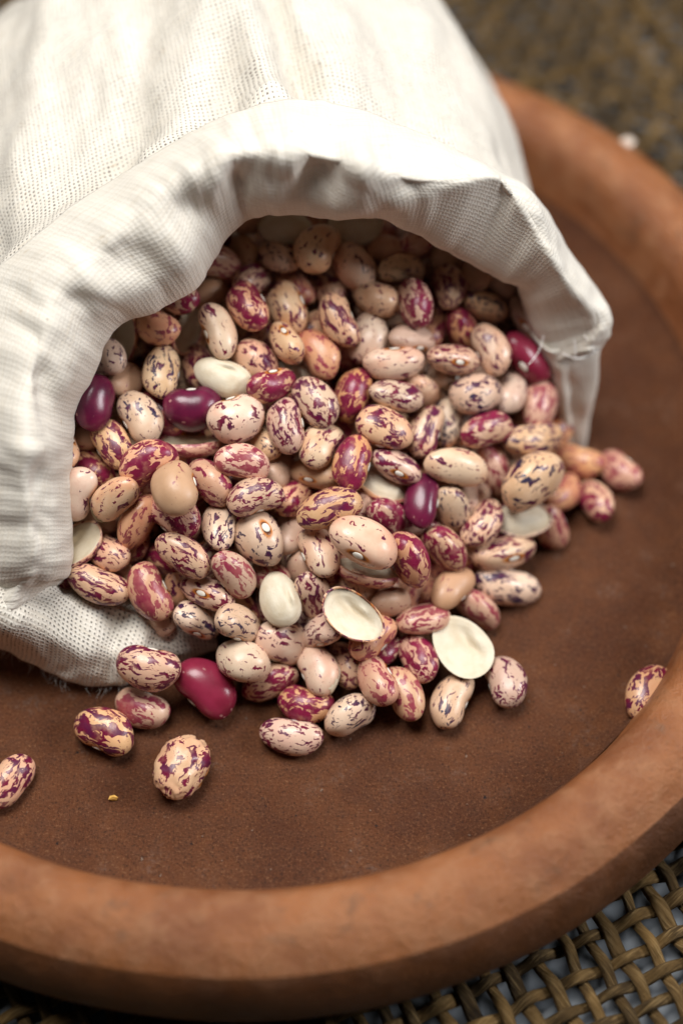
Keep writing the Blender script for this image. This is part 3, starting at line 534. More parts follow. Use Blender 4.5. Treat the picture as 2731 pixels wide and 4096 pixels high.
# style, location, rotation, length/width/thickness, shape, scar shown, label
LABELS = [
'cream bean with violet-black specks touching the hollow hull by the hem',
'dusty red mottled bean touching the hollow hull by the hem',
'heavily maroon-streaked bean close to the hollow hull by the hem',
'pale cream bean with few dark flecks showing its scar touching the smooth ivory half',
'cream bean with violet-black specks touching the large purple bean',
"dark purple bean tucked under the hem's pleat inside the sack",
'dusty red mottled bean far back under the hem',
'buff bean with maroon flecks touching the smooth ivory half',
'plain tan bean touching the purple hem-side bean',
'plain tan bean close to the smooth ivory half',
'plain tan bean close to the round specked bean under the hem',
'pale cream bean with few dark flecks touching the round specked bean under the hem',
'cream bean with violet-black specks touching the round specked bean under the hem',
'plain tan bean far back under the hem',
'buff bean with maroon flecks close to the round specked bean under the hem',
'heavily maroon-streaked bean close to the smooth ivory half',
'dusty red mottled bean touching the round specked bean under the hem',
'pale cream bean with few dark flecks showing its scar at the back of the heap',
'buff bean with maroon flecks at the back of the heap',
'pale cream bean with few dark flecks far back under the hem',
'pale cream bean with few dark flecks at the back of the heap',
'buff bean with maroon flecks close to the large purple bean',
'dusty red mottled bean at the back of the heap',
'pale cream bean with few dark flecks on the upper slope of the heap',
'cream bean with violet-black specks far back under the hem',
'heavily maroon-streaked bean at the back of the heap',
'plain tan bean showing its scar at the back of the heap',
'plain tan bean close to the deep red bean',
'cream bean with violet-black specks close to the deep red bean',
'plain tan bean showing its scar by the stitched end of the hem',
"deep red bean against the sack's inner right wall",
'heavily maroon-streaked bean close to the deep red bean',
'pale cream bean with few dark flecks touching the deep red bean',
'buff bean with maroon flecks showing its scar close to the deep red bean',
'plain tan bean showing its scar on the upper slope of the heap',
"glossy dark purple bean beside the sack's left hem",
'large dark purple bean beside the smooth ivory half at the upper heap',
'cream bean with violet-black specks touching the purple hem-side bean',
'buff bean with maroon flecks touching the purple hem-side bean',
'heavily maroon-streaked bean touching the round tan bean',
'round plain greyish-tan bean perched on top of the heap',
'heavily maroon-streaked bean close to the large purple bean',
'plain tan bean close to the broken-ended bean',
'pale cream bean with few dark flecks showing its scar touching the purple hem-side bean',
'heavily maroon-streaked bean touching the broken-ended bean',
'pale cream bean with few dark flecks showing its scar touching the broken-ended bean',
'pale cream bean with a broken grey end',
'plain tan bean showing its scar touching the hollow half by the hem',
'dusty red mottled bean touching the broken-ended bean',
'heavily maroon-streaked bean halfway down the spilled heap',
'cream bean with violet-black specks touching the round tan bean',
'buff bean with maroon flecks close to the round tan bean',
'buff bean with maroon flecks touching the hollow half by the hem',
'heavily maroon-streaked bean touching the hollow half by the hem',
'heavily maroon-streaked bean on the lower slope of the heap',
'pale cream bean with few dark flecks touching the large purple bean',
'heavily maroon-streaked bean showing its scar on the upper slope of the heap',
'buff bean with maroon flecks on the upper slope of the heap',
'heavily maroon-streaked bean on the upper slope of the heap',
'buff bean with maroon flecks showing its scar close to the purple kidney-shaped bean',
'pale cream bean with few dark flecks halfway down the spilled heap',
'heavily maroon-streaked bean close to the purple kidney-shaped bean',
'buff bean with maroon flecks showing its scar close to the large white-scarred cream bean',
'plain tan bean showing its scar close to the large white-scarred cream bean',
'dusty red mottled bean close to the large purple bean',
'buff bean with maroon flecks showing its scar halfway down the spilled heap',
'heavily maroon-streaked bean close to the large white-scarred cream bean',
'buff bean with maroon flecks showing its scar close to the edge-on split half',
'cream bean with violet-black specks showing its scar close to the upright ivory half',
'pale cream bean with few dark flecks showing its scar touching the large white-scarred cream bean',
'large cream bean with round white scar lying over an edge-on split half',
'heavily maroon-streaked bean touching the edge-on split half',
'plain tan bean close to the upright ivory half',
'plain tan bean halfway down the spilled heap',
'cream bean with violet-black specks close to the smooth ivory half',
'buff bean with maroon flecks halfway down the spilled heap',
'cream bean with violet-black specks by the stitched end of the hem',
'pale cream bean with few dark flecks close to the black-dotted cream bean',
'dusty red mottled bean touching the deep red bean',
'heavily maroon-streaked bean close to the black-dotted cream bean',
'cream bean with violet-black specks touching the black-dotted cream bean',
'pale cream bean with few dark flecks touching the purple kidney-shaped bean',
'large cream bean with black dots at the right side of the heap',
'dusty red mottled bean touching the black-dotted cream bean',
'cream bean with violet-black specks close to the purple kidney-shaped bean',
'dark purple kidney-shaped bean halfway down the heap, beside a cream specked bean',
'cream bean with violet-black specks close to the flat half at the heap edge',
'pale cream bean with few dark flecks touching the flat half at the heap edge',
'buff bean with maroon flecks touching the flat half at the heap edge',
'dusty red mottled bean touching the flat half at the heap edge',
'dusty red mottled bean at the outer edge of the spill',
'dusty mottled bean farthest out along the plate below the sack wall',
'heavily maroon-streaked bean close to the flat half at the heap edge',
'heavily maroon-streaked bean close to the navy-streaked bean',
'buff bean with maroon flecks showing its scar touching the navy-streaked bean',
'cream bean with navy streaks on the plate below a bean showing its scar',
'plain tan bean touching the navy-streaked bean',
'dusty red mottled bean touching the navy-streaked bean',
'dusty red mottled bean touching the edge-on split half',
'buff bean with maroon flecks close to the broken-ended bean',
'dusty red mottled bean close to the hollow half by the hem',
'buff bean with maroon flecks showing its scar close to the upright ivory half',
'cream bean with violet-black specks showing its scar close to the glossy wine-red bean',
'cream bean with violet-black specks showing its scar at the foot of the spilled heap',
'large kidney-shaped maroon-blotched bean resting on the lower lip of the sack',
'large glossy wine-red bean with white scar on the plate below the sack lip',
'reddish mottled bean on the plate between a flecked bean and the sack lip',
'maroon-flecked bean on the plate touching a redder mottled bean',
"heavily maroon-streaked bean against the sack's left hem",
'buff bean with maroon flecks on the lower slope of the heap',
'pale cream bean with few dark flecks close to the glossy wine-red bean',
"plain tan bean against the sack's left hem",
'dusty red mottled bean touching the upright ivory half',
'buff bean with maroon flecks touching the brown-edged ivory half',
'plain tan bean close to the edge-on split half',
'pale cream bean with few dark flecks touching the upright ivory half',
'pale cream bean with few dark flecks close to the cracked bean',
'heavily maroon-streaked bean touching the cracked bean',
'buff bean with its coat cracked open over the ivory seed',
'buff bean with maroon flecks touching the cracked bean',
'pale cream bean with few dark flecks showing its scar touching the brown-edged ivory half',
'dusty red mottled bean touching the brown-edged ivory half',
'heavily maroon-streaked bean touching the brown-edged ivory half',
'heavily maroon-streaked bean on the plate, resting against the long streaked bean',
'tan bean with violet streaks on the plate between two redder beans',
'long maroon-streaked bean on the plate floor at the very front of the spill',
'dusty red mottled bean touching the cracked bean',
'dusty red mottled bean close to the big empty half',
'cream bean with violet-black specks touching the edge-on split half',
'plain tan bean touching the brown-edged ivory half',
'dusty red mottled bean on the lower slope of the heap',
'heavily maroon-streaked bean touching the big empty half',
'cream kidney-shaped bean with violet flecks touching the big empty half',
'flecked bean with amber scar on the plate right beside the big empty half',
'dusty red mottled bean at the foot of the spilled heap',
'maroon-flecked bean lying alone on the plate, farthest from the heap',
'wrinkled cream bean with maroon flecks lying alone on the plate floor',
'maroon-blotched bean tucked against the inside of the plate rim',
"hollow pale seed hull half hidden behind the sack's left hem",
'smooth ivory bean half lying beside the dark purple bean',
'thin greyish hull fragment wedged at the back of the heap',
'pale bean half deep inside the sack under the hem, beside a round specked bean',
'pale bean half deepest inside the sack behind a round specked bean',
'pale bean half mostly covered by an orange-scarred maroon bean',
'thin edge-on split half under the large dark purple bean',
"hollow ivory bean half against the sack's left hem",
'pale split half under a streaked bean with white scar',
'flat pale bean half at the right edge of the heap below the black-dotted bean',
'upright smooth ivory bean half on the lower heap',
'large ivory bean half with brown coat along its edge',
'edge-on split half with streaked coat under the large cream bean',
'big shallow empty ivory bean half at the foot of the heap',
'half-buried buff bean with maroon flecks near the purple hem-side bean',
'half-buried buff bean with maroon flecks near the broken-ended bean',
'half-buried plain tan bean near the hollow hull by the hem',
'half-buried buff bean with maroon flecks near the hollow hull by the hem',
'half-buried plain tan bean near the purple hem-side bean',
'half-buried pale cream bean with few dark flecks near the round tan bean',
'half-buried buff bean with maroon flecks near the round tan bean',
'half-buried plain tan bean near the hollow half by the hem',
'half-buried plain tan bean near the smooth ivory half',
'half-buried heavily maroon-streaked bean near the hollow hull by the hem',
'half-buried cream bean with violet-black specks near the large purple bean',
'half-buried heavily maroon-streaked bean near the large purple bean',
'half-buried dusty red mottled bean near the round tan bean',
'half-buried buff bean with maroon flecks near the hollow half by the hem',
'half-buried buff bean with maroon flecks in the gaps of the heap',
'half-buried cream bean with violet-black specks near the smooth ivory half',
'half-buried buff bean with maroon flecks near the smooth ivory half',
'half-buried buff bean with maroon flecks near the large purple bean',
'half-buried heavily maroon-streaked bean near the round tan bean',
'half-buried dusty red mottled bean near the broken-ended bean',
'half-buried buff bean with maroon flecks near the upright ivory half',
'half-buried cream bean with violet-black specks near the round specked bean under the hem',
'half-buried buff bean with maroon flecks near the round specked bean under the hem',
'half-buried pale cream bean with few dark flecks near the smooth ivory half',
'half-buried heavily maroon-streaked bean near the smooth ivory half',
'half-buried heavily maroon-streaked bean near the upright ivory half',
'half-buried heavily maroon-streaked bean near the glossy wine-red bean',
'half-buried dusty red mottled bean near the round specked bean under the hem',
'half-buried dusty red mottled bean near the smooth ivory half',
'half-buried dusty red mottled bean near the large purple bean',
'half-buried buff bean with maroon flecks near the large white-scarred cream bean',
'half-buried plain tan bean near the upright ivory half',
'half-buried buff bean with maroon flecks near the brown-edged ivory half',
'half-buried buff bean with maroon flecks near the cracked bean',
'half-buried dusty red mottled bean in the gaps of the heap',
'half-buried heavily maroon-streaked bean near the round specked bean under the hem',
'half-buried heavily maroon-streaked bean in the gaps of the heap',
'half-buried pale cream bean with few dark flecks near the large purple bean',
'half-buried plain tan bean in the gaps of the heap',
'half-buried heavily maroon-streaked bean near the large white-scarred cream bean',
'half-buried buff bean with maroon flecks near the edge-on split half',
'half-buried pale cream bean with few dark flecks near the round specked bean under the hem',
'half-buried dusty red mottled bean near the purple kidney-shaped bean',
'half-buried heavily maroon-streaked bean near the edge-on split half',
'half-buried cream bean with violet-black specks near the brown-edged ivory half',
'half-buried plain tan bean near the round specked bean under the hem',
'half-buried cream bean with violet-black specks near the purple kidney-shaped bean',
'half-buried buff bean with maroon flecks near the purple kidney-shaped bean',
'half-buried plain tan bean near the purple kidney-shaped bean',
'half-buried cream bean with violet-black specks near the edge-on split half',
'half-buried pale cream bean with few dark flecks in the gaps of the heap',
'half-buried cream bean with violet-black specks in the gaps of the heap',
'half-buried heavily maroon-streaked bean near the purple kidney-shaped bean',
'half-buried pale cream bean with few dark flecks near the deep red bean',
'half-buried plain tan bean near the deep red bean',
'half-buried cream bean with violet-black specks near the black-dotted cream bean',
'half-buried dusty red mottled bean near the black-dotted cream bean',
'half-buried heavily maroon-streaked bean near the flat half at the heap edge',
'half-buried plain tan bean near the flat half at the heap edge',
'half-buried dusty red mottled bean near the navy-streaked bean',
'half-buried buff bean with maroon flecks near the deep red bean',
'half-buried cream bean with violet-black specks near the deep red bean',
'half-buried dusty red mottled bean near the deep red bean',
'half-buried buff bean with maroon flecks near the black-dotted cream bean',
'half-buried buff bean with maroon flecks near the flat half at the heap edge',
'half-buried pale cream bean with few dark flecks near the purple kidney-shaped bean',
'half-buried buff bean with maroon flecks near the navy-streaked bean',
'half-buried heavily maroon-streaked bean near the deep red bean',
'half-buried pale cream bean with few dark flecks near the black-dotted cream bean']
BEANS = [
('p',-4.793,1.334,3.886,-0.18,0.898,-0.324,0.239,1.2,0.71,0.58,9,1,0,0,''),
('r',-3.794,1.889,4.093,-0.901,-0.058,0.183,0.39,1.2,0.74,0.61,2,1,1,0,''),
('s',-3.394,2.477,4.348,0.901,0.084,-0.216,-0.367,1.2,0.72,0.59,9,1,2,0,''),
('l',-2.478,1.708,4.164,-0.044,-0.819,0.518,0.241,1.29,0.71,0.58,7,1,3,0,''),
('p',-3.671,1.004,3.721,0.105,-0.733,-0.672,0.025,1.2,0.75,0.62,1,1,4,0,''),
('d',-2.706,3.903,4.507,-0.657,0.582,0.003,-0.48,1.05,0.71,0.58,9,0,5,0,''),
('r',-2.538,3.323,4.426,-0.468,0.809,-0.091,-0.343,1.2,0.71,0.58,7,1,6,0,''),
('f',-2.956,1.523,3.274,-0.074,0.805,-0.577,0.111,1.2,0.71,0.58,9,1,7,0,''),
('t',-4.407,1.02,3.399,0.776,0.015,0.232,0.587,1,0.71,0.58,2,1,8,0,''),
('t',-2.722,3.016,3.86,0.741,-0.443,0.017,0.504,1.08,0.71,0.58,7,0,9,0,''),
('t',-1.985,4.444,4.537,0.853,0.242,0.383,0.259,1.2,0.71,0.58,9,1,10,0,''),
('l',-0.53,3.547,4.619,-0.106,0.838,0.535,0.005,1.2,0.89,0.73,7,1,11,0,''),
('p',-1.358,3.599,4.291,0.847,-0.26,-0.078,-0.457,1.2,0.71,0.58,2,0,12,0,''),
('t',-2.119,3.902,4.119,0.343,-0.831,0.245,-0.362,1.09,0.71,0.58,2,1,13,0,''),
('f',-1.853,3.157,4.068,-0.328,0.821,0.291,-0.366,1.2,0.71,0.58,7,1,14,0,''),
('s',-1.938,2.247,4.307,-0.847,-0.101,0.008,0.521,1.2,0.77,0.63,1,1,15,0,''),
('r',-1.015,3.289,3.735,-0.82,0.298,-0.051,0.487,1.2,0.71,0.58,2,0,16,0,''),
('l',-1.129,2.487,3.931,0.79,0.28,-0.035,-0.545,1.2,0.78,0.64,1,1,17,0,''),
('f',-0.257,3.235,3.656,0.235,-0.821,0.425,-0.3,1.2,0.71,0.58,1,1,18,0,''),
('f',-0.082,2.109,4,-0.821,-0.174,-0.095,0.536,1.29,0.71,0.58,7,1,18,0,''),
('l',0.24,3.484,4.166,0.704,-0.481,0.28,-0.441,1.2,0.96,0.8,9,0,19,0,''),
('l',0.71,2.773,3.915,0.794,-0.444,-0.017,-0.415,1.2,0.84,0.69,6,0,20,0,''),
('l',0.588,2.02,3.56,0.788,0.047,-0.134,0.599,1.2,0.78,0.64,7,1,20,0,''),
('l',-1.127,1.572,3.918,-0.639,-0.535,0.465,0.298,1.2,0.72,0.59,9,1,17,0,''),
('f',-1.762,1.401,3.587,0.769,-0.496,0.125,-0.384,1.2,0.93,0.76,7,0,21,0,''),
('r',-0.455,1.592,3.572,-0.207,0.854,-0.477,-0.012,1.2,0.76,0.63,5,1,22,0,''),
('l',1.094,1.336,3.542,-0.893,-0.433,-0.103,-0.065,1.31,0.71,0.58,1,1,23,0,''),
('t',0.837,3.934,4.165,0.87,-0.181,-0.225,-0.399,1.1,0.71,0.58,2,0,13,0,''),
('p',1.292,3.41,4.115,-0.74,0.593,-0.093,-0.304,1.2,0.71,0.58,7,0,24,0,''),
('r',1.606,4.077,4.205,0.644,-0.628,-0.087,0.427,1.2,0.71,0.58,3,0,6,0,''),
('s',1.537,2.564,4.012,-0.449,0.64,-0.473,0.406,1.2,0.86,0.71,4,0,25,0,''),
('s',1.913,2.755,2.997,0.065,-0.818,-0.562,0.106,1.2,0.71,0.58,5,1,25,0,''),
('t',1.44,2.04,3.487,-0.156,-0.912,-0.259,0.276,1.2,0.71,0.58,6,1,26,0,''),
('f',2.282,3.232,3.768,0.152,-0.742,0.629,-0.173,1.2,0.71,0.58,7,1,18,0,''),
('t',2.861,3.654,3.664,0.076,-0.718,0.655,-0.221,1.2,0.71,0.58,5,1,13,0,''),
('t',3.564,3.676,3.252,-0.899,-0.247,-0.35,-0.091,1.2,0.71,0.58,9,1,27,0,''),
('p',3.053,3.046,3.315,-0.752,0.51,-0.256,-0.329,1.2,0.71,0.58,6,0,28,0,''),
('t',4.057,3.013,2.904,0.108,0.901,-0.251,-0.336,1.33,0.75,0.62,9,1,29,0,''),
('e',3.94,2.254,2.583,-0.135,-0.897,0.201,0.371,1.36,0.83,0.68,3,1,30,0,''),
('s',2.567,2.627,3.054,-0.792,0.095,-0.599,-0.064,1.2,0.79,0.64,5,0,31,0,''),
('l',3.152,2.028,3.164,-0.156,0.817,-0.548,-0.085,1.2,0.71,0.58,5,1,32,0,''),
('f',2.275,1.638,3.322,0.369,0.894,0.184,-0.176,1.2,0.75,0.61,9,1,33,0,''),
('t',2.184,1.708,2.582,0.407,0.814,0.371,-0.186,1,0.71,0.58,2,1,34,0,''),
('t',2.212,4.109,3.718,0.283,-0.854,-0.269,0.343,1,0.71,0.58,9,1,13,0,''),
('d',-5.017,0.208,3.769,-0.244,0.702,0.665,-0.074,1.2,0.89,0.73,9,1,35,0,''),
('d',-3.005,0.25,3.455,-0.916,-0.387,-0.083,-0.064,1.22,0.91,0.75,2,1,36,0,''),
('p',-4.031,0.086,3.435,0.08,-0.864,0.487,0.098,1.23,0.78,0.64,5,1,37,0,''),
('f',-4.587,-0.419,3.215,0.176,-0.85,0.496,0.008,1.2,0.71,0.58,1,1,38,0,''),
('s',-3.856,-0.977,3.42,-0.419,0.875,0.238,0.033,1.29,0.83,0.68,7,1,39,0,''),
('t',-3.281,-1.722,3.561,-0.794,-0.057,0.049,0.603,1.2,0.91,0.74,1,1,40,0,''),
('s',-2.621,-1.141,2.954,0.566,-0.703,0.298,-0.311,1.2,0.82,0.68,5,0,41,0,''),
('t',-5.308,0.068,2.918,0.842,-0.045,-0.151,-0.516,1.06,0.71,0.58,7,1,42,0,''),
('l',-5.654,-0.523,3.213,-0.786,-0.17,0.22,0.551,1.2,0.71,0.58,2,1,43,0,''),
('s',-5.084,-0.601,2.635,0.872,-0.319,0.109,-0.355,1.2,0.71,0.58,0,0,44,0,''),
('l',-5.316,-1.423,2.989,-0.284,0.778,0.463,0.317,1.2,0.83,0.68,7,1,45,0,''),
('l',-4.501,-1.602,3.063,-0.414,0.829,0.269,0.263,1.2,0.71,0.58,1,1,46,0,'tip'),
('t',-5.055,-1.475,2.057,-0.006,-0.985,0.15,-0.087,1.2,0.71,0.58,0,1,47,0,''),
('r',-4.121,-1.809,2.45,-0.682,0.503,0.528,-0.054,1.26,0.8,0.65,9,0,48,0,''),
('s',-3.286,-1.754,2.688,0.166,-0.914,0.364,-0.074,1.2,0.82,0.67,1,1,49,0,''),
('p',-2.465,-1.931,2.483,-0.053,0.71,0.675,-0.195,1.2,0.71,0.58,9,1,50,0,''),
('f',-3.123,-2.571,2.5,0.347,-0.888,0.293,0.066,1.23,0.71,0.58,9,1,51,0,''),
('f',-4.75,-2.237,1.994,0.914,0.003,-0.176,-0.365,1.2,0.71,0.58,9,1,52,0,''),
('s',-4.304,-1.931,1.634,-0.901,0.144,0.374,0.166,1,0.71,0.58,3,0,53,0,''),
('s',-3.612,-2.137,1.583,0.594,-0.699,0.056,-0.396,1.2,0.71,0.58,0,0,54,0,''),
('l',-2.086,-0.031,3.498,0.915,0.315,0.131,0.214,1.2,0.96,0.79,1,1,55,0,''),
('s',-1.404,0.699,3.646,0.803,0.483,0.32,0.144,1.2,0.71,0.58,1,1,56,0,''),
('f',-0.511,0.449,3.484,0.169,-0.865,0.47,0.047,1.2,0.81,0.67,9,1,57,0,''),
('f',-1.139,-0.09,3.372,-0.757,-0.12,-0.057,0.64,1.2,0.75,0.62,1,1,57,0,''),
('s',0.23,0.812,3.166,0.673,-0.457,-0.439,0.382,1.2,0.93,0.76,3,0,58,0,''),
('f',1.116,0.701,3.316,-0.963,0.182,-0.184,-0.078,1.2,0.71,0.58,6,0,57,0,''),
('f',0.875,0.001,3.159,-0.057,0.982,-0.124,-0.127,1.24,0.85,0.69,4,1,59,0,''),
('l',-0.441,-0.308,3.016,-0.093,0.863,0.477,-0.138,1.2,0.78,0.64,5,1,60,0,''),
('s',0.199,-0.778,3.058,0.096,-0.783,-0.609,-0.077,1.21,0.75,0.62,1,1,61,0,''),
('f',1.105,-0.561,2.63,0.249,0.926,0.02,-0.283,1.2,0.71,0.58,5,1,62,0,''),
('t',-0.507,-0.625,2.469,-0.242,-0.933,0.243,-0.113,1.2,0.71,0.58,5,1,63,0,''),
('r',-1.973,-0.869,3.262,-0.349,0.911,-0.053,-0.214,1.2,0.71,0.58,2,1,64,0,''),
('f',-1.722,-1.503,2.973,-0.149,0.976,0.158,-0.034,1.22,0.75,0.62,7,1,65,0,''),
('s',-0.984,-1.103,2.225,-0.856,-0.062,-0.28,-0.431,1.2,0.71,0.58,9,1,66,0,''),
('f',-0.261,-1.679,2.799,-0.147,0.976,0.159,0.028,1.37,0.78,0.64,9,1,67,0,''),
('p',-1.651,-2.119,2.299,0.667,0.546,-0.245,-0.444,1.2,0.96,0.92,8,1,68,0,''),
('l',-0.426,-2.29,2.086,-0.056,-0.828,0.557,0.04,1.2,0.76,0.62,1,1,69,0,''),
('l',0.434,-2.447,2.785,0.138,0.959,-0.146,-0.201,1.45,1,0.82,9,1,70,0,''),
('s',0.942,-1.445,2.102,0.392,-0.77,0.231,0.448,1.2,0.71,0.58,5,1,71,0,''),
('t',-1.033,-1.702,1.873,0.721,-0.153,0.08,0.671,1.2,0.71,0.58,2,1,72,0,''),
('t',-1.331,-0.521,2.422,-0.064,0.796,0.535,-0.276,1,0.71,0.58,7,1,73,0,''),
('p',-1.605,-0.14,2.837,0.844,-0.044,-0.193,-0.499,1.02,0.71,0.58,9,1,74,0,''),
('f',0.322,-1.249,2.098,-0.576,0.57,0.211,-0.547,1,0.71,0.58,4,0,75,0,''),
('p',2.794,1.11,2.865,0.939,-0.235,0.053,0.247,1.2,0.96,0.79,8,0,76,0,''),
('l',3.58,1.512,2.348,0.803,-0.057,0.101,0.585,1.2,0.71,0.58,1,1,77,0,''),
('r',4.21,1.496,1.886,0.43,-0.673,-0.518,0.306,1.2,0.9,0.74,6,0,78,0,''),
('s',3.007,0.447,2.521,-0.362,0.891,0.166,-0.218,1.32,0.71,0.58,5,1,79,0,''),
('p',4.065,0.585,1.925,-0.946,-0.14,-0.222,-0.189,1.62,0.71,0.58,7,1,80,0,''),
('l',2.345,-0.467,2.494,-0.36,0.905,-0.049,-0.221,1.45,0.76,0.62,9,1,81,0,''),
('p',3.969,-0.41,1.937,0.599,-0.71,-0.219,0.298,1.62,1.16,0.95,2,0,82,0,''),
('r',3.229,0.1,1.535,-0.78,0.256,-0.552,0.147,1.2,0.81,0.67,0,0,83,0,''),
('f',1.704,0.283,2.676,0.119,-0.807,-0.577,-0.028,1.26,0.71,0.58,7,1,57,0,''),
('p',2.2,0.784,2.315,0.098,-0.788,-0.606,-0.043,1.2,0.71,0.58,5,1,84,0,''),
('l',1.671,1.242,2.727,-0.502,0.648,-0.331,-0.468,1.2,0.71,0.58,5,1,23,0,''),
('d',1.623,-1.136,2.199,0.045,-0.766,-0.637,-0.078,1.2,0.71,0.58,1,1,85,0,''),
('p',2.293,-1.063,1.802,-0.438,0.652,-0.465,-0.408,1.2,0.71,0.58,1,1,86,0,''),
('l',2.755,-0.53,1.394,-0.097,0.82,0.492,-0.275,1.03,0.71,0.58,5,1,87,0,''),
('f',2.951,-1.281,1.562,0.88,0.018,-0.026,0.473,1.26,0.71,0.58,7,1,88,0,''),
('r',4.468,-0.746,0.538,-0.733,-0.358,-0.433,0.383,1.2,0.71,0.58,9,1,89,0,''),
('r',4.807,0.187,0.49,-0.887,-0.035,-0.178,-0.425,1.2,0.71,0.58,5,1,90,0,''),
('r',5.21,1.082,0.355,0.954,0.158,-0.148,-0.209,1.2,0.71,0.58,5,1,90,0,''),
('r',6.071,0.85,0.33,-0.876,-0.156,0.175,0.422,1.2,0.73,0.6,5,1,91,0,''),
('s',5.532,0.112,0.325,-0.144,0.802,-0.518,0.261,1.2,0.71,0.58,9,1,92,0,''),
('s',2.15,-1.89,1.572,-0.706,0.555,-0.437,-0.049,1.21,0.83,0.68,4,0,93,0,''),
('f',3.362,-1.522,0.833,0.314,0.911,0.251,-0.093,1.62,0.86,0.71,4,1,94,0,''),
('p',3.505,-2.134,0.414,-0.965,-0.161,-0.207,0.007,1.55,0.78,0.64,1,1,95,0,''),
('t',2.245,-2.517,1.058,0.03,-0.898,-0.424,0.109,1.2,0.71,0.58,9,1,96,0,''),
('r',2.856,-2.693,0.482,-0.716,0.556,-0.408,-0.111,1.2,0.76,0.62,2,0,97,0,''),
('s',1.381,-2.435,2.047,0.652,-0.534,0.537,-0.049,1.27,0.9,0.73,4,0,54,0,''),
('r',1.579,-2.456,0.703,-0.176,0.845,0.467,-0.191,1.2,0.71,0.58,2,1,98,0,''),
('f',-4.853,-2.953,1.894,0.974,0.119,0.112,-0.16,1.36,0.71,0.58,2,1,99,0,''),
('r',-3.861,-3.075,1.816,0.814,0.219,0.155,-0.515,1.28,0.78,0.64,2,1,100,0,''),
('f',-2.683,-3.001,1.692,0.45,0.863,-0.216,-0.076,1.2,0.73,0.6,6,1,101,0,''),
('p',-2.936,-3.405,1.281,0.068,0.911,0.045,-0.405,1.2,0.71,0.58,1,1,102,0,''),
('p',-2.089,-3.613,1.561,-0.05,0.903,0.051,-0.423,1.2,0.73,0.59,1,1,103,0,''),
('f',-3.837,-4.454,1.179,0.957,0.268,0.053,-0.096,1.33,0.87,0.71,5,1,104,0,''),
('e',-2.705,-4.524,0.559,0.152,-0.921,0.341,0.108,1.45,0.96,0.78,2,1,105,0,''),
('r',-4.035,-4.922,0.323,-0.968,-0.124,0.063,0.211,1.2,0.75,0.62,2,1,106,0,''),
('f',-4.704,-5.4,0.362,0.123,-0.966,0.226,-0.029,1.33,0.86,0.71,5,1,107,0,''),
('s',-5.784,-2.643,1.715,0.727,0.315,0.566,-0.228,1.04,0.71,0.58,9,1,108,0,''),
('f',-3.291,-2.743,1.207,0.754,0.026,0.649,-0.1,1.2,0.71,0.58,7,0,109,0,''),
('l',-3.657,-3.175,1.026,0.507,-0.621,0.268,-0.533,1,0.71,0.58,4,0,110,0,''),
('t',-4.585,-2.46,1.396,-0.435,0.771,0.213,0.414,1.05,0.71,0.58,1,1,111,0,''),
('r',-2.126,-2.821,2.186,-0.253,0.833,-0.291,-0.396,1.2,0.71,0.58,9,1,112,0,''),
('f',-0.559,-2.938,1.522,-0.318,0.725,-0.413,-0.45,1.2,0.71,0.58,5,1,113,0,''),
('t',-0.849,-2.369,1.479,0.781,0.063,-0.611,0.11,1.01,0.71,0.58,9,0,114,0,''),
('l',-1.219,-3.696,0.963,-0.274,0.9,-0.09,-0.328,1.2,0.9,0.74,5,1,115,0,''),
('l',-1.998,-4.202,1.077,0.862,-0.344,-0.036,-0.371,1.2,0.95,0.78,5,0,116,0,''),
('s',-1.458,-4.304,0.401,0.68,-0.716,-0.141,0.073,1.21,0.83,0.68,1,0,117,0,''),
('l',-0.449,-4.218,0.704,0.076,-0.829,0.551,-0.053,1.2,0.75,0.61,5,1,118,0,'cracked'),
('f',0.069,-3.921,0.397,0.416,-0.71,0.351,-0.447,1.2,0.77,0.63,9,0,119,0,''),
('l',-0.361,-3.56,1.166,-0.015,-0.898,0.101,-0.427,1.2,0.71,0.58,2,1,120,0,''),
('r',0.594,-3.662,1.071,0.069,-0.909,-0.41,0.038,1.2,0.73,0.6,5,1,121,0,''),
('s',0.89,-3.579,0.454,0.689,-0.434,-0.042,0.579,1.15,0.71,0.58,8,0,122,0,''),
('s',-0.727,-4.857,0.349,0.988,0.095,-0.046,-0.109,1.2,0.78,0.64,7,1,123,0,''),
('p',0.173,-5.056,0.418,-0.61,0.73,0.169,-0.256,1.2,0.83,0.68,5,0,124,0,''),
('f',-0.996,-5.524,0.301,0.993,0.091,-0.007,-0.076,1.33,0.71,0.58,5,1,125,0,''),
('r',0.682,-4.581,0.892,0.83,0.141,-0.165,-0.513,1.2,0.72,0.59,9,1,126,0,''),
('r',1.287,-4.662,0.512,0.131,-0.826,0.549,-0.002,1.2,0.72,0.59,1,1,127,0,''),
('p',0.38,-2.645,1.228,-0.424,0.726,-0.347,-0.415,1.2,0.71,0.58,2,1,128,0,''),
('t',0.996,-2.922,1.174,-0.635,0.642,-0.113,-0.414,1,0.71,0.58,3,0,129,0,''),
('r',-1.486,-2.495,1.497,0.842,-0.305,-0.185,-0.405,1.14,0.71,0.58,0,0,130,0,''),
('s',1.575,-3.885,0.624,0.115,-0.828,0.523,-0.166,1.2,0.75,0.62,9,1,131,0,''),
('p',2.204,-4.693,0.315,0.02,-0.839,-0.544,0.013,1.37,0.75,0.61,7,1,132,0,''),
('f',3.37,-4.304,0.344,0.047,-0.788,0.605,-0.105,1.2,0.8,0.66,2,1,133,0,''),
('r',1.679,-3.188,0.939,0.939,-0.282,0.069,0.187,1.22,0.71,0.58,0,0,134,0,''),
('f',-6.522,-6.465,0.328,-0.261,0.824,0.477,-0.162,1.2,0.73,0.6,9,1,135,0,''),
('f',-3.163,-6.21,0.403,0.068,-0.823,-0.562,0.046,1.31,0.98,0.8,9,1,136,0,'wrinkled'),
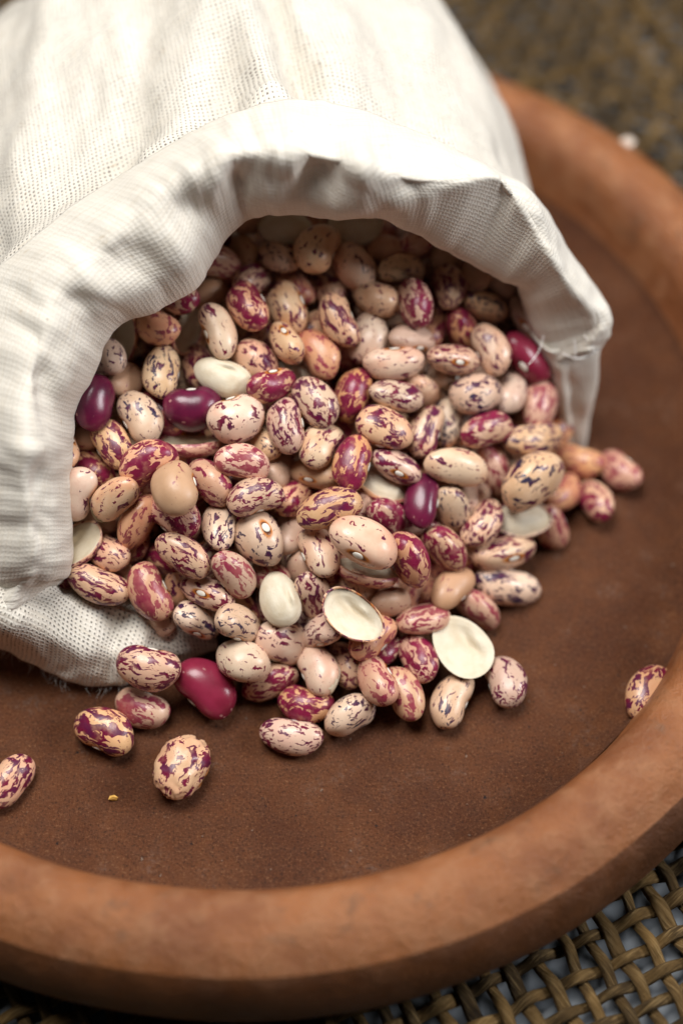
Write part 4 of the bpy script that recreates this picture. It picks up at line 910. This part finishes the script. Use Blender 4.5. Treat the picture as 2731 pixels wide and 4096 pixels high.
('f',6.181,-4.56,0.356,0.114,-0.863,-0.487,0.064,1.36,0.84,0.69,2,1,137,0,''),
('w',-4.638,1.944,3.821,0.712,0.192,-0.396,0.548,1.2,0.93,0.5,0,3,138,0,''),
('w',-2.389,0.825,3.787,-0.964,-0.208,-0.068,0.152,1.2,0.8,0.5,1,0,139,0,''),
('w',-3.144,2.124,3.772,-0.661,-0.466,-0.243,-0.535,1.2,0.8,0.5,2,3,140,0,''),
('w',-1.174,4.199,4.565,-0.998,-0.06,-0.013,-0.011,1.2,0.8,0.5,3,0,141,0,''),
('w',0.307,4.308,4.514,0.998,0.059,-0.003,-0.003,1.2,0.95,0.5,4,0,142,0,''),
('w',-0.935,1.441,3.121,1,-0.025,0.01,0.008,1.2,0.8,0.5,5,0,143,0,''),
('w',-3.075,-0.155,2.99,0.948,-0.318,0.018,0.01,1.2,0.8,0.5,6,3,144,0,''),
('w',-5.354,-2.234,2.266,-0.937,0.005,0.126,-0.325,1.2,0.82,0.5,7,3,145,0,''),
('w',0.776,-0.711,2.253,-0.961,0.132,-0.168,0.173,1.2,0.85,0.5,8,2,146,0,''),
('w',3.815,-0.88,1.129,-0.984,-0.064,-0.07,-0.148,1.2,0.8,0.5,9,2,147,0,''),
('w',-1.221,-3.221,1.799,0.787,0.125,0.117,-0.593,1.2,0.8,0.5,10,0,148,0,''),
('w',0.222,-3.585,1.823,-0.929,-0.109,-0.106,0.337,1.34,0.83,0.5,11,3,149,0,''),
('w',0.521,-2.509,1.861,0.943,-0.302,0.087,-0.109,1.2,0.91,0.5,12,3,150,0,''),
('w',2.466,-3.778,0.861,0.893,0.043,0.089,-0.439,1.38,1.18,0.5,13,1,151,0,''),
('f',-5.001,1.623,2.903,-0.201,-0.494,-0.831,-0.156,1.42,0.91,0.75,1,0,152,0,''),
('f',-4.98,0.221,2.202,0.287,-0.347,0.285,-0.846,1.35,0.84,0.7,2,0,153,0,''),
('t',-4.536,2.439,3.301,-0.824,-0.481,-0.099,-0.284,1.34,0.88,0.73,8,0,154,0,''),
('f',-4.184,1.89,2.545,0.936,-0.057,0.034,0.346,1.31,0.89,0.74,4,0,155,0,''),
('t',-4.406,1.026,2.359,-0.822,0.553,0.075,-0.114,1.44,0.95,0.79,3,0,156,0,''),
('l',-4.195,0.084,2.358,-0.188,-0.816,-0.521,0.163,1.39,0.87,0.72,0,0,157,0,''),
('f',-4.436,-0.977,2.142,0.186,-0.366,-0.58,0.703,1.41,0.88,0.73,8,0,158,0,''),
('t',-4.843,-1.366,1.274,-0.088,0.532,-0.428,-0.725,1.44,0.88,0.73,8,0,159,0,''),
('t',-3.648,3.172,3.29,0.663,0.634,0.114,0.382,1.33,0.94,0.78,6,0,160,0,''),
('s',-3.979,2.81,2.39,-0.009,0.578,0.335,0.744,1.36,0.92,0.77,0,0,161,0,''),
('p',-3.636,1.392,2.975,-0.066,-0.894,-0.223,0.383,1.41,0.92,0.77,9,0,162,0,''),
('s',-3.786,0.516,2.922,-0.357,0.914,-0.17,0.093,1.32,0.89,0.74,1,0,163,0,''),
('r',-3.374,-0.981,2.347,-0.042,-0.024,0.7,0.712,1.47,0.92,0.77,5,0,164,0,''),
('f',-4.014,-1.014,1.134,-0.728,-0.027,-0.409,-0.549,1.42,0.87,0.73,2,0,165,0,''),
('f',-3.38,-1.905,0.767,0.162,0.452,-0.479,-0.734,1.38,0.85,0.71,4,0,166,0,''),
('p',-2.835,3.296,2.757,-0.273,0.568,-0.77,-0.1,1.45,0.86,0.72,8,0,167,0,''),
('f',-3.31,2.401,2.881,0.645,0.116,-0.15,-0.74,1.36,0.95,0.79,7,0,168,0,''),
('f',-2.71,1.881,2.417,-0.943,-0.159,-0.172,-0.238,1.38,0.87,0.73,0,0,169,0,''),
('f',-2.393,0.471,2.874,-0.154,-0.037,-0.961,-0.227,1.41,0.94,0.79,5,0,166,0,''),
('s',-3.34,-0.024,2.301,-0.387,-0.51,0.467,0.611,1.37,0.83,0.69,3,0,170,0,''),
('f',-2.314,-0.851,2.268,0.53,-0.768,0.152,-0.325,1.3,0.92,0.77,3,0,166,0,''),
('r',-3.274,-1.284,1.536,-0.507,-0.253,0.313,0.762,1.33,0.93,0.77,1,0,171,0,''),
('f',-2.613,-2.16,1.589,-0.896,-0.334,-0.064,-0.285,1.43,0.88,0.73,8,0,172,0,''),
('p',-2.243,4.798,3.453,0.612,0.164,0.472,0.613,1.48,0.86,0.71,1,0,173,0,''),
('f',-2.699,3.898,3.559,0.398,0.863,-0.224,-0.215,1.3,0.89,0.74,2,0,174,0,''),
('l',-2.104,3.137,3.019,-0.822,0.063,-0.428,0.37,1.38,0.84,0.7,3,0,175,0,''),
('s',-2.468,2.755,2.139,-0.138,-0.269,0.133,0.944,1.46,0.89,0.74,4,0,176,0,''),
('f',-2.603,0.068,1.885,0.177,0.418,-0.732,-0.507,1.39,0.91,0.76,2,0,166,0,''),
('s',-2.302,-1.322,1.561,-0.287,0.171,-0.559,-0.759,1.45,0.85,0.71,0,0,177,0,''),
('f',-2.259,-1.719,0.646,0.618,-0.095,-0.229,0.746,1.33,0.94,0.78,7,0,166,0,''),
('s',-2.214,-2.97,1.005,0.17,-0.421,-0.89,-0.04,1.39,0.89,0.74,9,0,178,0,''),
('r',-1.36,4.341,3.74,0.6,0.711,-0.135,0.341,1.46,0.85,0.71,6,0,179,0,''),
('r',-1.345,2.98,3.215,0.277,-0.096,-0.876,-0.383,1.44,0.83,0.69,0,0,180,0,''),
('f',-1.759,2.189,2.982,-0.391,0.167,-0.905,0.02,1.4,0.9,0.75,4,0,166,0,''),
('r',-1.209,0.675,2.64,0.304,-0.67,-0.646,0.204,1.32,0.92,0.77,3,0,181,0,''),
('f',-1.122,-0.529,1.407,-0.093,0.176,-0.136,0.97,1.5,0.85,0.71,4,0,182,0,''),
('t',-1.704,-0.99,0.92,0.11,-0.72,-0.583,0.361,1.48,0.86,0.72,9,0,183,0,''),
('f',-1.136,-1.797,0.605,0.386,0.735,0.016,-0.557,1.4,0.88,0.73,8,0,184,0,''),
('f',-1.413,-2.697,0.86,-0.528,0.392,0.083,-0.749,1.46,0.82,0.68,8,0,185,0,''),
('r',-0.737,5.19,4.053,-0.659,-0.196,-0.102,0.719,1.43,0.84,0.7,6,0,186,0,''),
('s',-1.076,3.865,2.834,0.624,0.22,-0.209,0.72,1.43,0.95,0.79,0,0,187,0,''),
('f',-0.374,3.15,2.888,-0.33,0.298,-0.888,0.113,1.4,0.86,0.71,7,0,166,0,''),
('s',-0.544,2.089,2.395,0.537,-0.332,-0.467,0.619,1.48,0.87,0.73,5,0,188,0,''),
('l',-0.96,1.241,1.982,0.049,-0.272,0.355,0.893,1.3,0.84,0.7,0,0,189,0,''),
('f',-0.312,0.892,1.546,0.49,0.102,0.435,0.749,1.41,0.9,0.75,0,0,166,0,''),
('t',-1.028,0.242,1.885,0.129,-0.738,0.593,-0.297,1.5,0.91,0.76,2,0,190,0,''),
('s',-0.315,-0.989,1.779,0.547,0.326,-0.423,-0.645,1.36,0.94,0.78,0,0,191,0,''),
('f',-0.701,-3.203,0.443,-0.334,-0.159,0.222,-0.902,1.45,0.88,0.73,1,0,192,0,''),
('f',-0.041,5.37,3.683,-0.739,0.116,0.203,-0.632,1.31,0.91,0.76,0,0,166,0,''),
('r',-0.225,4.134,2.875,0.384,0.195,0.399,0.81,1.38,0.9,0.75,1,0,186,0,''),
('r',0.243,3.426,2.376,-0.553,-0.152,0.209,0.792,1.4,0.95,0.79,7,0,186,0,''),
('l',-0.565,2.351,3.258,-0.934,-0.264,-0.053,-0.235,1.49,0.93,0.78,0,0,193,0,''),
('t',0.129,2.35,1.927,0.159,0.972,-0.169,-0.04,1.33,0.88,0.74,1,0,190,0,''),
('s',0.211,1.506,2.293,-0.146,-0.096,0.575,0.799,1.32,0.85,0.71,8,0,188,0,''),
('r',0.135,0.431,2.222,0.825,-0.071,0.443,-0.345,1.49,0.92,0.77,8,0,194,0,''),
('s',-0.132,-2.019,1.347,-0.487,-0.701,-0.466,-0.234,1.44,0.94,0.78,7,0,195,0,''),
('p',-0.188,-2.213,0.448,-0.007,0.066,-0.553,0.831,1.42,0.95,0.79,5,0,196,0,''),
('r',0.898,4.952,3.474,-0.533,0.253,0.227,0.775,1.37,0.89,0.74,2,0,186,0,''),
('s',0.549,3.844,3.438,0.739,0.579,-0.274,-0.209,1.44,0.85,0.71,5,0,188,0,''),
('t',0.912,3.103,3.097,-0.45,-0.877,-0.162,0.044,1.32,0.91,0.76,1,0,197,0,''),
('r',0.301,2.42,2.739,-0.068,0.452,-0.706,0.542,1.42,0.94,0.78,5,0,186,0,''),
('p',0.802,1.006,1.92,-0.8,0.534,-0.03,0.27,1.38,0.83,0.69,6,0,198,0,''),
('f',1.004,0.243,2.38,-0.331,0.837,0.406,-0.157,1.4,0.84,0.7,6,0,199,0,''),
('t',1.227,-0.509,1.535,-0.21,0.266,-0.861,-0.38,1.34,0.87,0.72,9,0,200,0,''),
('f',0.844,-2.015,0.478,-0.152,-0.367,-0.623,-0.674,1.49,0.93,0.77,4,0,166,0,''),
('p',0.21,-2.994,0.463,0.696,0.684,-0.201,-0.083,1.37,0.86,0.72,5,0,201,0,''),
('r',1.775,4.861,3.704,-0.106,-0.672,0.634,0.367,1.46,0.88,0.73,4,0,186,0,''),
('l',1.314,4.121,3.3,0.593,0.046,0.502,0.627,1.49,0.93,0.78,3,0,202,0,''),
('f',1.763,3.491,2.649,0.23,-0.415,-0.867,-0.154,1.33,0.89,0.74,5,0,166,0,''),
('f',1.109,2.209,2.856,-0.569,0.251,-0.405,0.671,1.35,0.92,0.77,6,0,166,0,''),
('p',1.654,2.028,2.215,0.793,0.257,0.038,0.551,1.32,0.85,0.7,1,0,203,0,''),
('f',1.151,1.615,1.622,0.491,-0.751,0.304,-0.321,1.45,0.83,0.69,2,0,166,0,''),
('f',1.706,0.551,1.599,0.25,0.708,-0.524,-0.402,1.45,0.95,0.79,8,0,166,0,''),
('s',1.501,-1.292,1.307,-0.469,0.872,-0.016,0.141,1.34,0.87,0.73,0,0,204,0,''),
('l',2.088,4.348,2.853,-0.754,0.609,0.212,0.124,1.41,0.85,0.71,6,0,202,0,''),
('l',2.524,3.711,2.388,0.294,0.519,0.697,0.397,1.36,0.87,0.72,1,0,205,0,''),
('l',1.813,2.897,1.883,-0.729,-0.623,0.249,0.133,1.47,0.93,0.77,9,0,202,0,''),
('t',2.75,2.228,2.125,0.063,-0.013,0.604,0.795,1.43,0.92,0.76,2,0,206,0,''),
('t',1.974,1.604,1.478,-0.713,-0.47,0.245,0.458,1.37,0.91,0.75,0,0,190,0,''),
('p',2.65,0.872,1.739,0.135,0.155,-0.297,-0.933,1.35,0.88,0.73,5,0,207,0,''),
('r',2.269,-0.096,1.892,0.603,-0.786,-0.018,0.133,1.5,0.86,0.72,7,0,208,0,''),
('s',2.508,-0.195,0.426,0.76,0.081,0.175,-0.621,1.43,0.92,0.77,9,0,209,0,''),
('t',2.199,-0.895,0.941,-0.557,0.513,0.487,-0.436,1.35,0.86,0.71,8,0,210,0,''),
('r',2.384,-1.632,0.44,0.177,0.217,-0.433,-0.857,1.33,0.93,0.78,6,0,211,0,''),
('f',3.027,4.337,3.069,0.562,-0.455,0.37,-0.583,1.36,0.85,0.71,0,0,212,0,''),
('p',3.244,4.022,2.261,-0.856,0.026,-0.206,0.474,1.49,0.83,0.69,9,0,213,0,''),
('f',3.082,3.013,2.009,0.201,-0.943,-0.11,-0.243,1.38,0.94,0.78,6,0,166,0,''),
('r',3.472,2.347,1.471,0.118,0.203,0.686,0.689,1.37,0.85,0.71,0,0,214,0,''),
('f',2.734,1.906,1.361,0.843,0.026,-0.115,-0.525,1.49,0.9,0.75,5,0,215,0,''),
('f',3.142,1.128,0.781,-0.038,0.462,0.757,0.46,1.36,0.94,0.78,7,0,216,0,''),
('l',2.563,0.647,0.973,0.222,-0.217,-0.407,0.859,1.46,0.83,0.69,5,0,217,0,''),
('f',3.515,-0.465,0.397,-0.939,-0.272,-0.079,0.197,1.36,0.84,0.7,6,0,218,0,''),
('s',3.625,3.417,1.463,-0.634,-0.203,-0.169,-0.727,1.5,0.95,0.79,6,0,219,0,''),
('t',4.254,2.604,1.72,-0.494,0.513,-0.35,0.609,1.31,0.93,0.77,7,0,190,0,''),
('p',3.641,2.001,0.761,-0.059,0.347,-0.889,0.294,1.37,0.83,0.7,0,0,203,0,''),
('f',3.955,1.255,1.099,-0.353,0.713,0.544,-0.267,1.41,0.94,0.78,3,0,166,0,''),
('l',3.711,0.271,0.851,-0.058,0.988,-0.022,0.139,1.41,0.92,0.76,3,0,220,0,''),
('f',4.565,2.54,0.949,0.124,0.696,0.689,0.163,1.4,0.94,0.78,8,0,166,0,''),
('f',4.586,1.698,0.445,0.627,0.723,0.185,0.225,1.35,0.92,0.77,4,0,166,0,'')]
for st, x, y, z, qw, qx, qy, qz, L, W, T, k, hil, lab, grp, spec in BEANS:
    if st == 'w':
        V, F, ol = half_mesh(.8 if hil % 2 else -1, k+1)
        o = link('split_bean', to_mesh('split_bean', V, F, COT)); cat = 'split bean'
        if hil > 1:
            V, F = coat_shell(ol, k+1); me = to_mesh('seed_coat', V, F, BM['rf'[k % 2]]); c = link('seed_coat', me, o)
            md = c.modifiers.new('thickness', 'SOLIDIFY'); md.thickness = .03; md.offset = 0
    elif spec == 'wrinkled':
        o = link('bean', to_mesh('bean', WR[0], WR[1], BM[st])); cat = 'bean'; link('hilum', hil_mesh(0), o)
    else:
        o = link('bean', coat_mesh(st, k)); cat = 'bean'
        if hil: link('hilum', hil_mesh(k), o)
        if spec:
            V, F, hy = VAR[k]
            if spec == 'cracked': test = lambda c: c.y < -.02 + .10*nz(c.x*5, c.z*5, 2.) and c.z > -.2 and c.x > -.38
            else: test = lambda c: c.x < -.40 + .06*nz(c.y*6, c.z*6, 3.)
            FF = [f for f in F if test(sum((V[i] for i in f), Vector())/len(f))]
            used = sorted({i for f in FF for i in f}); mp = {i: n for n, i in enumerate(used)}
            me = to_mesh('exposed_seed', [V[i]*1.025 for i in used], [[mp[i] for i in f] for f in FF], COT if spec == 'cracked' else TIP)
            e = link('exposed_seed' if spec == 'cracked' else 'broken_tip', me, o)
            e['label'] = 'ivory seed bared by the split coat' if spec == 'cracked' else 'broken grey end of the bean'
    o.location = (x, y, z); o.rotation_mode = 'QUATERNION'; o.rotation_quaternion = (qw, qx, qy, qz); o.scale = (L, W, T)
    tag(o, LABELS[lab], cat, 'bean halves among the spilled beans' if cat == 'split bean' else 'beans spilling from the sack')

# ---------------------------------------------------------------- centimetres to metres
for o in list(col.objects):
    if o.parent is None and o.type in ('MESH', 'EMPTY'):
        o.location = o.location*S; o.scale = o.scale*S
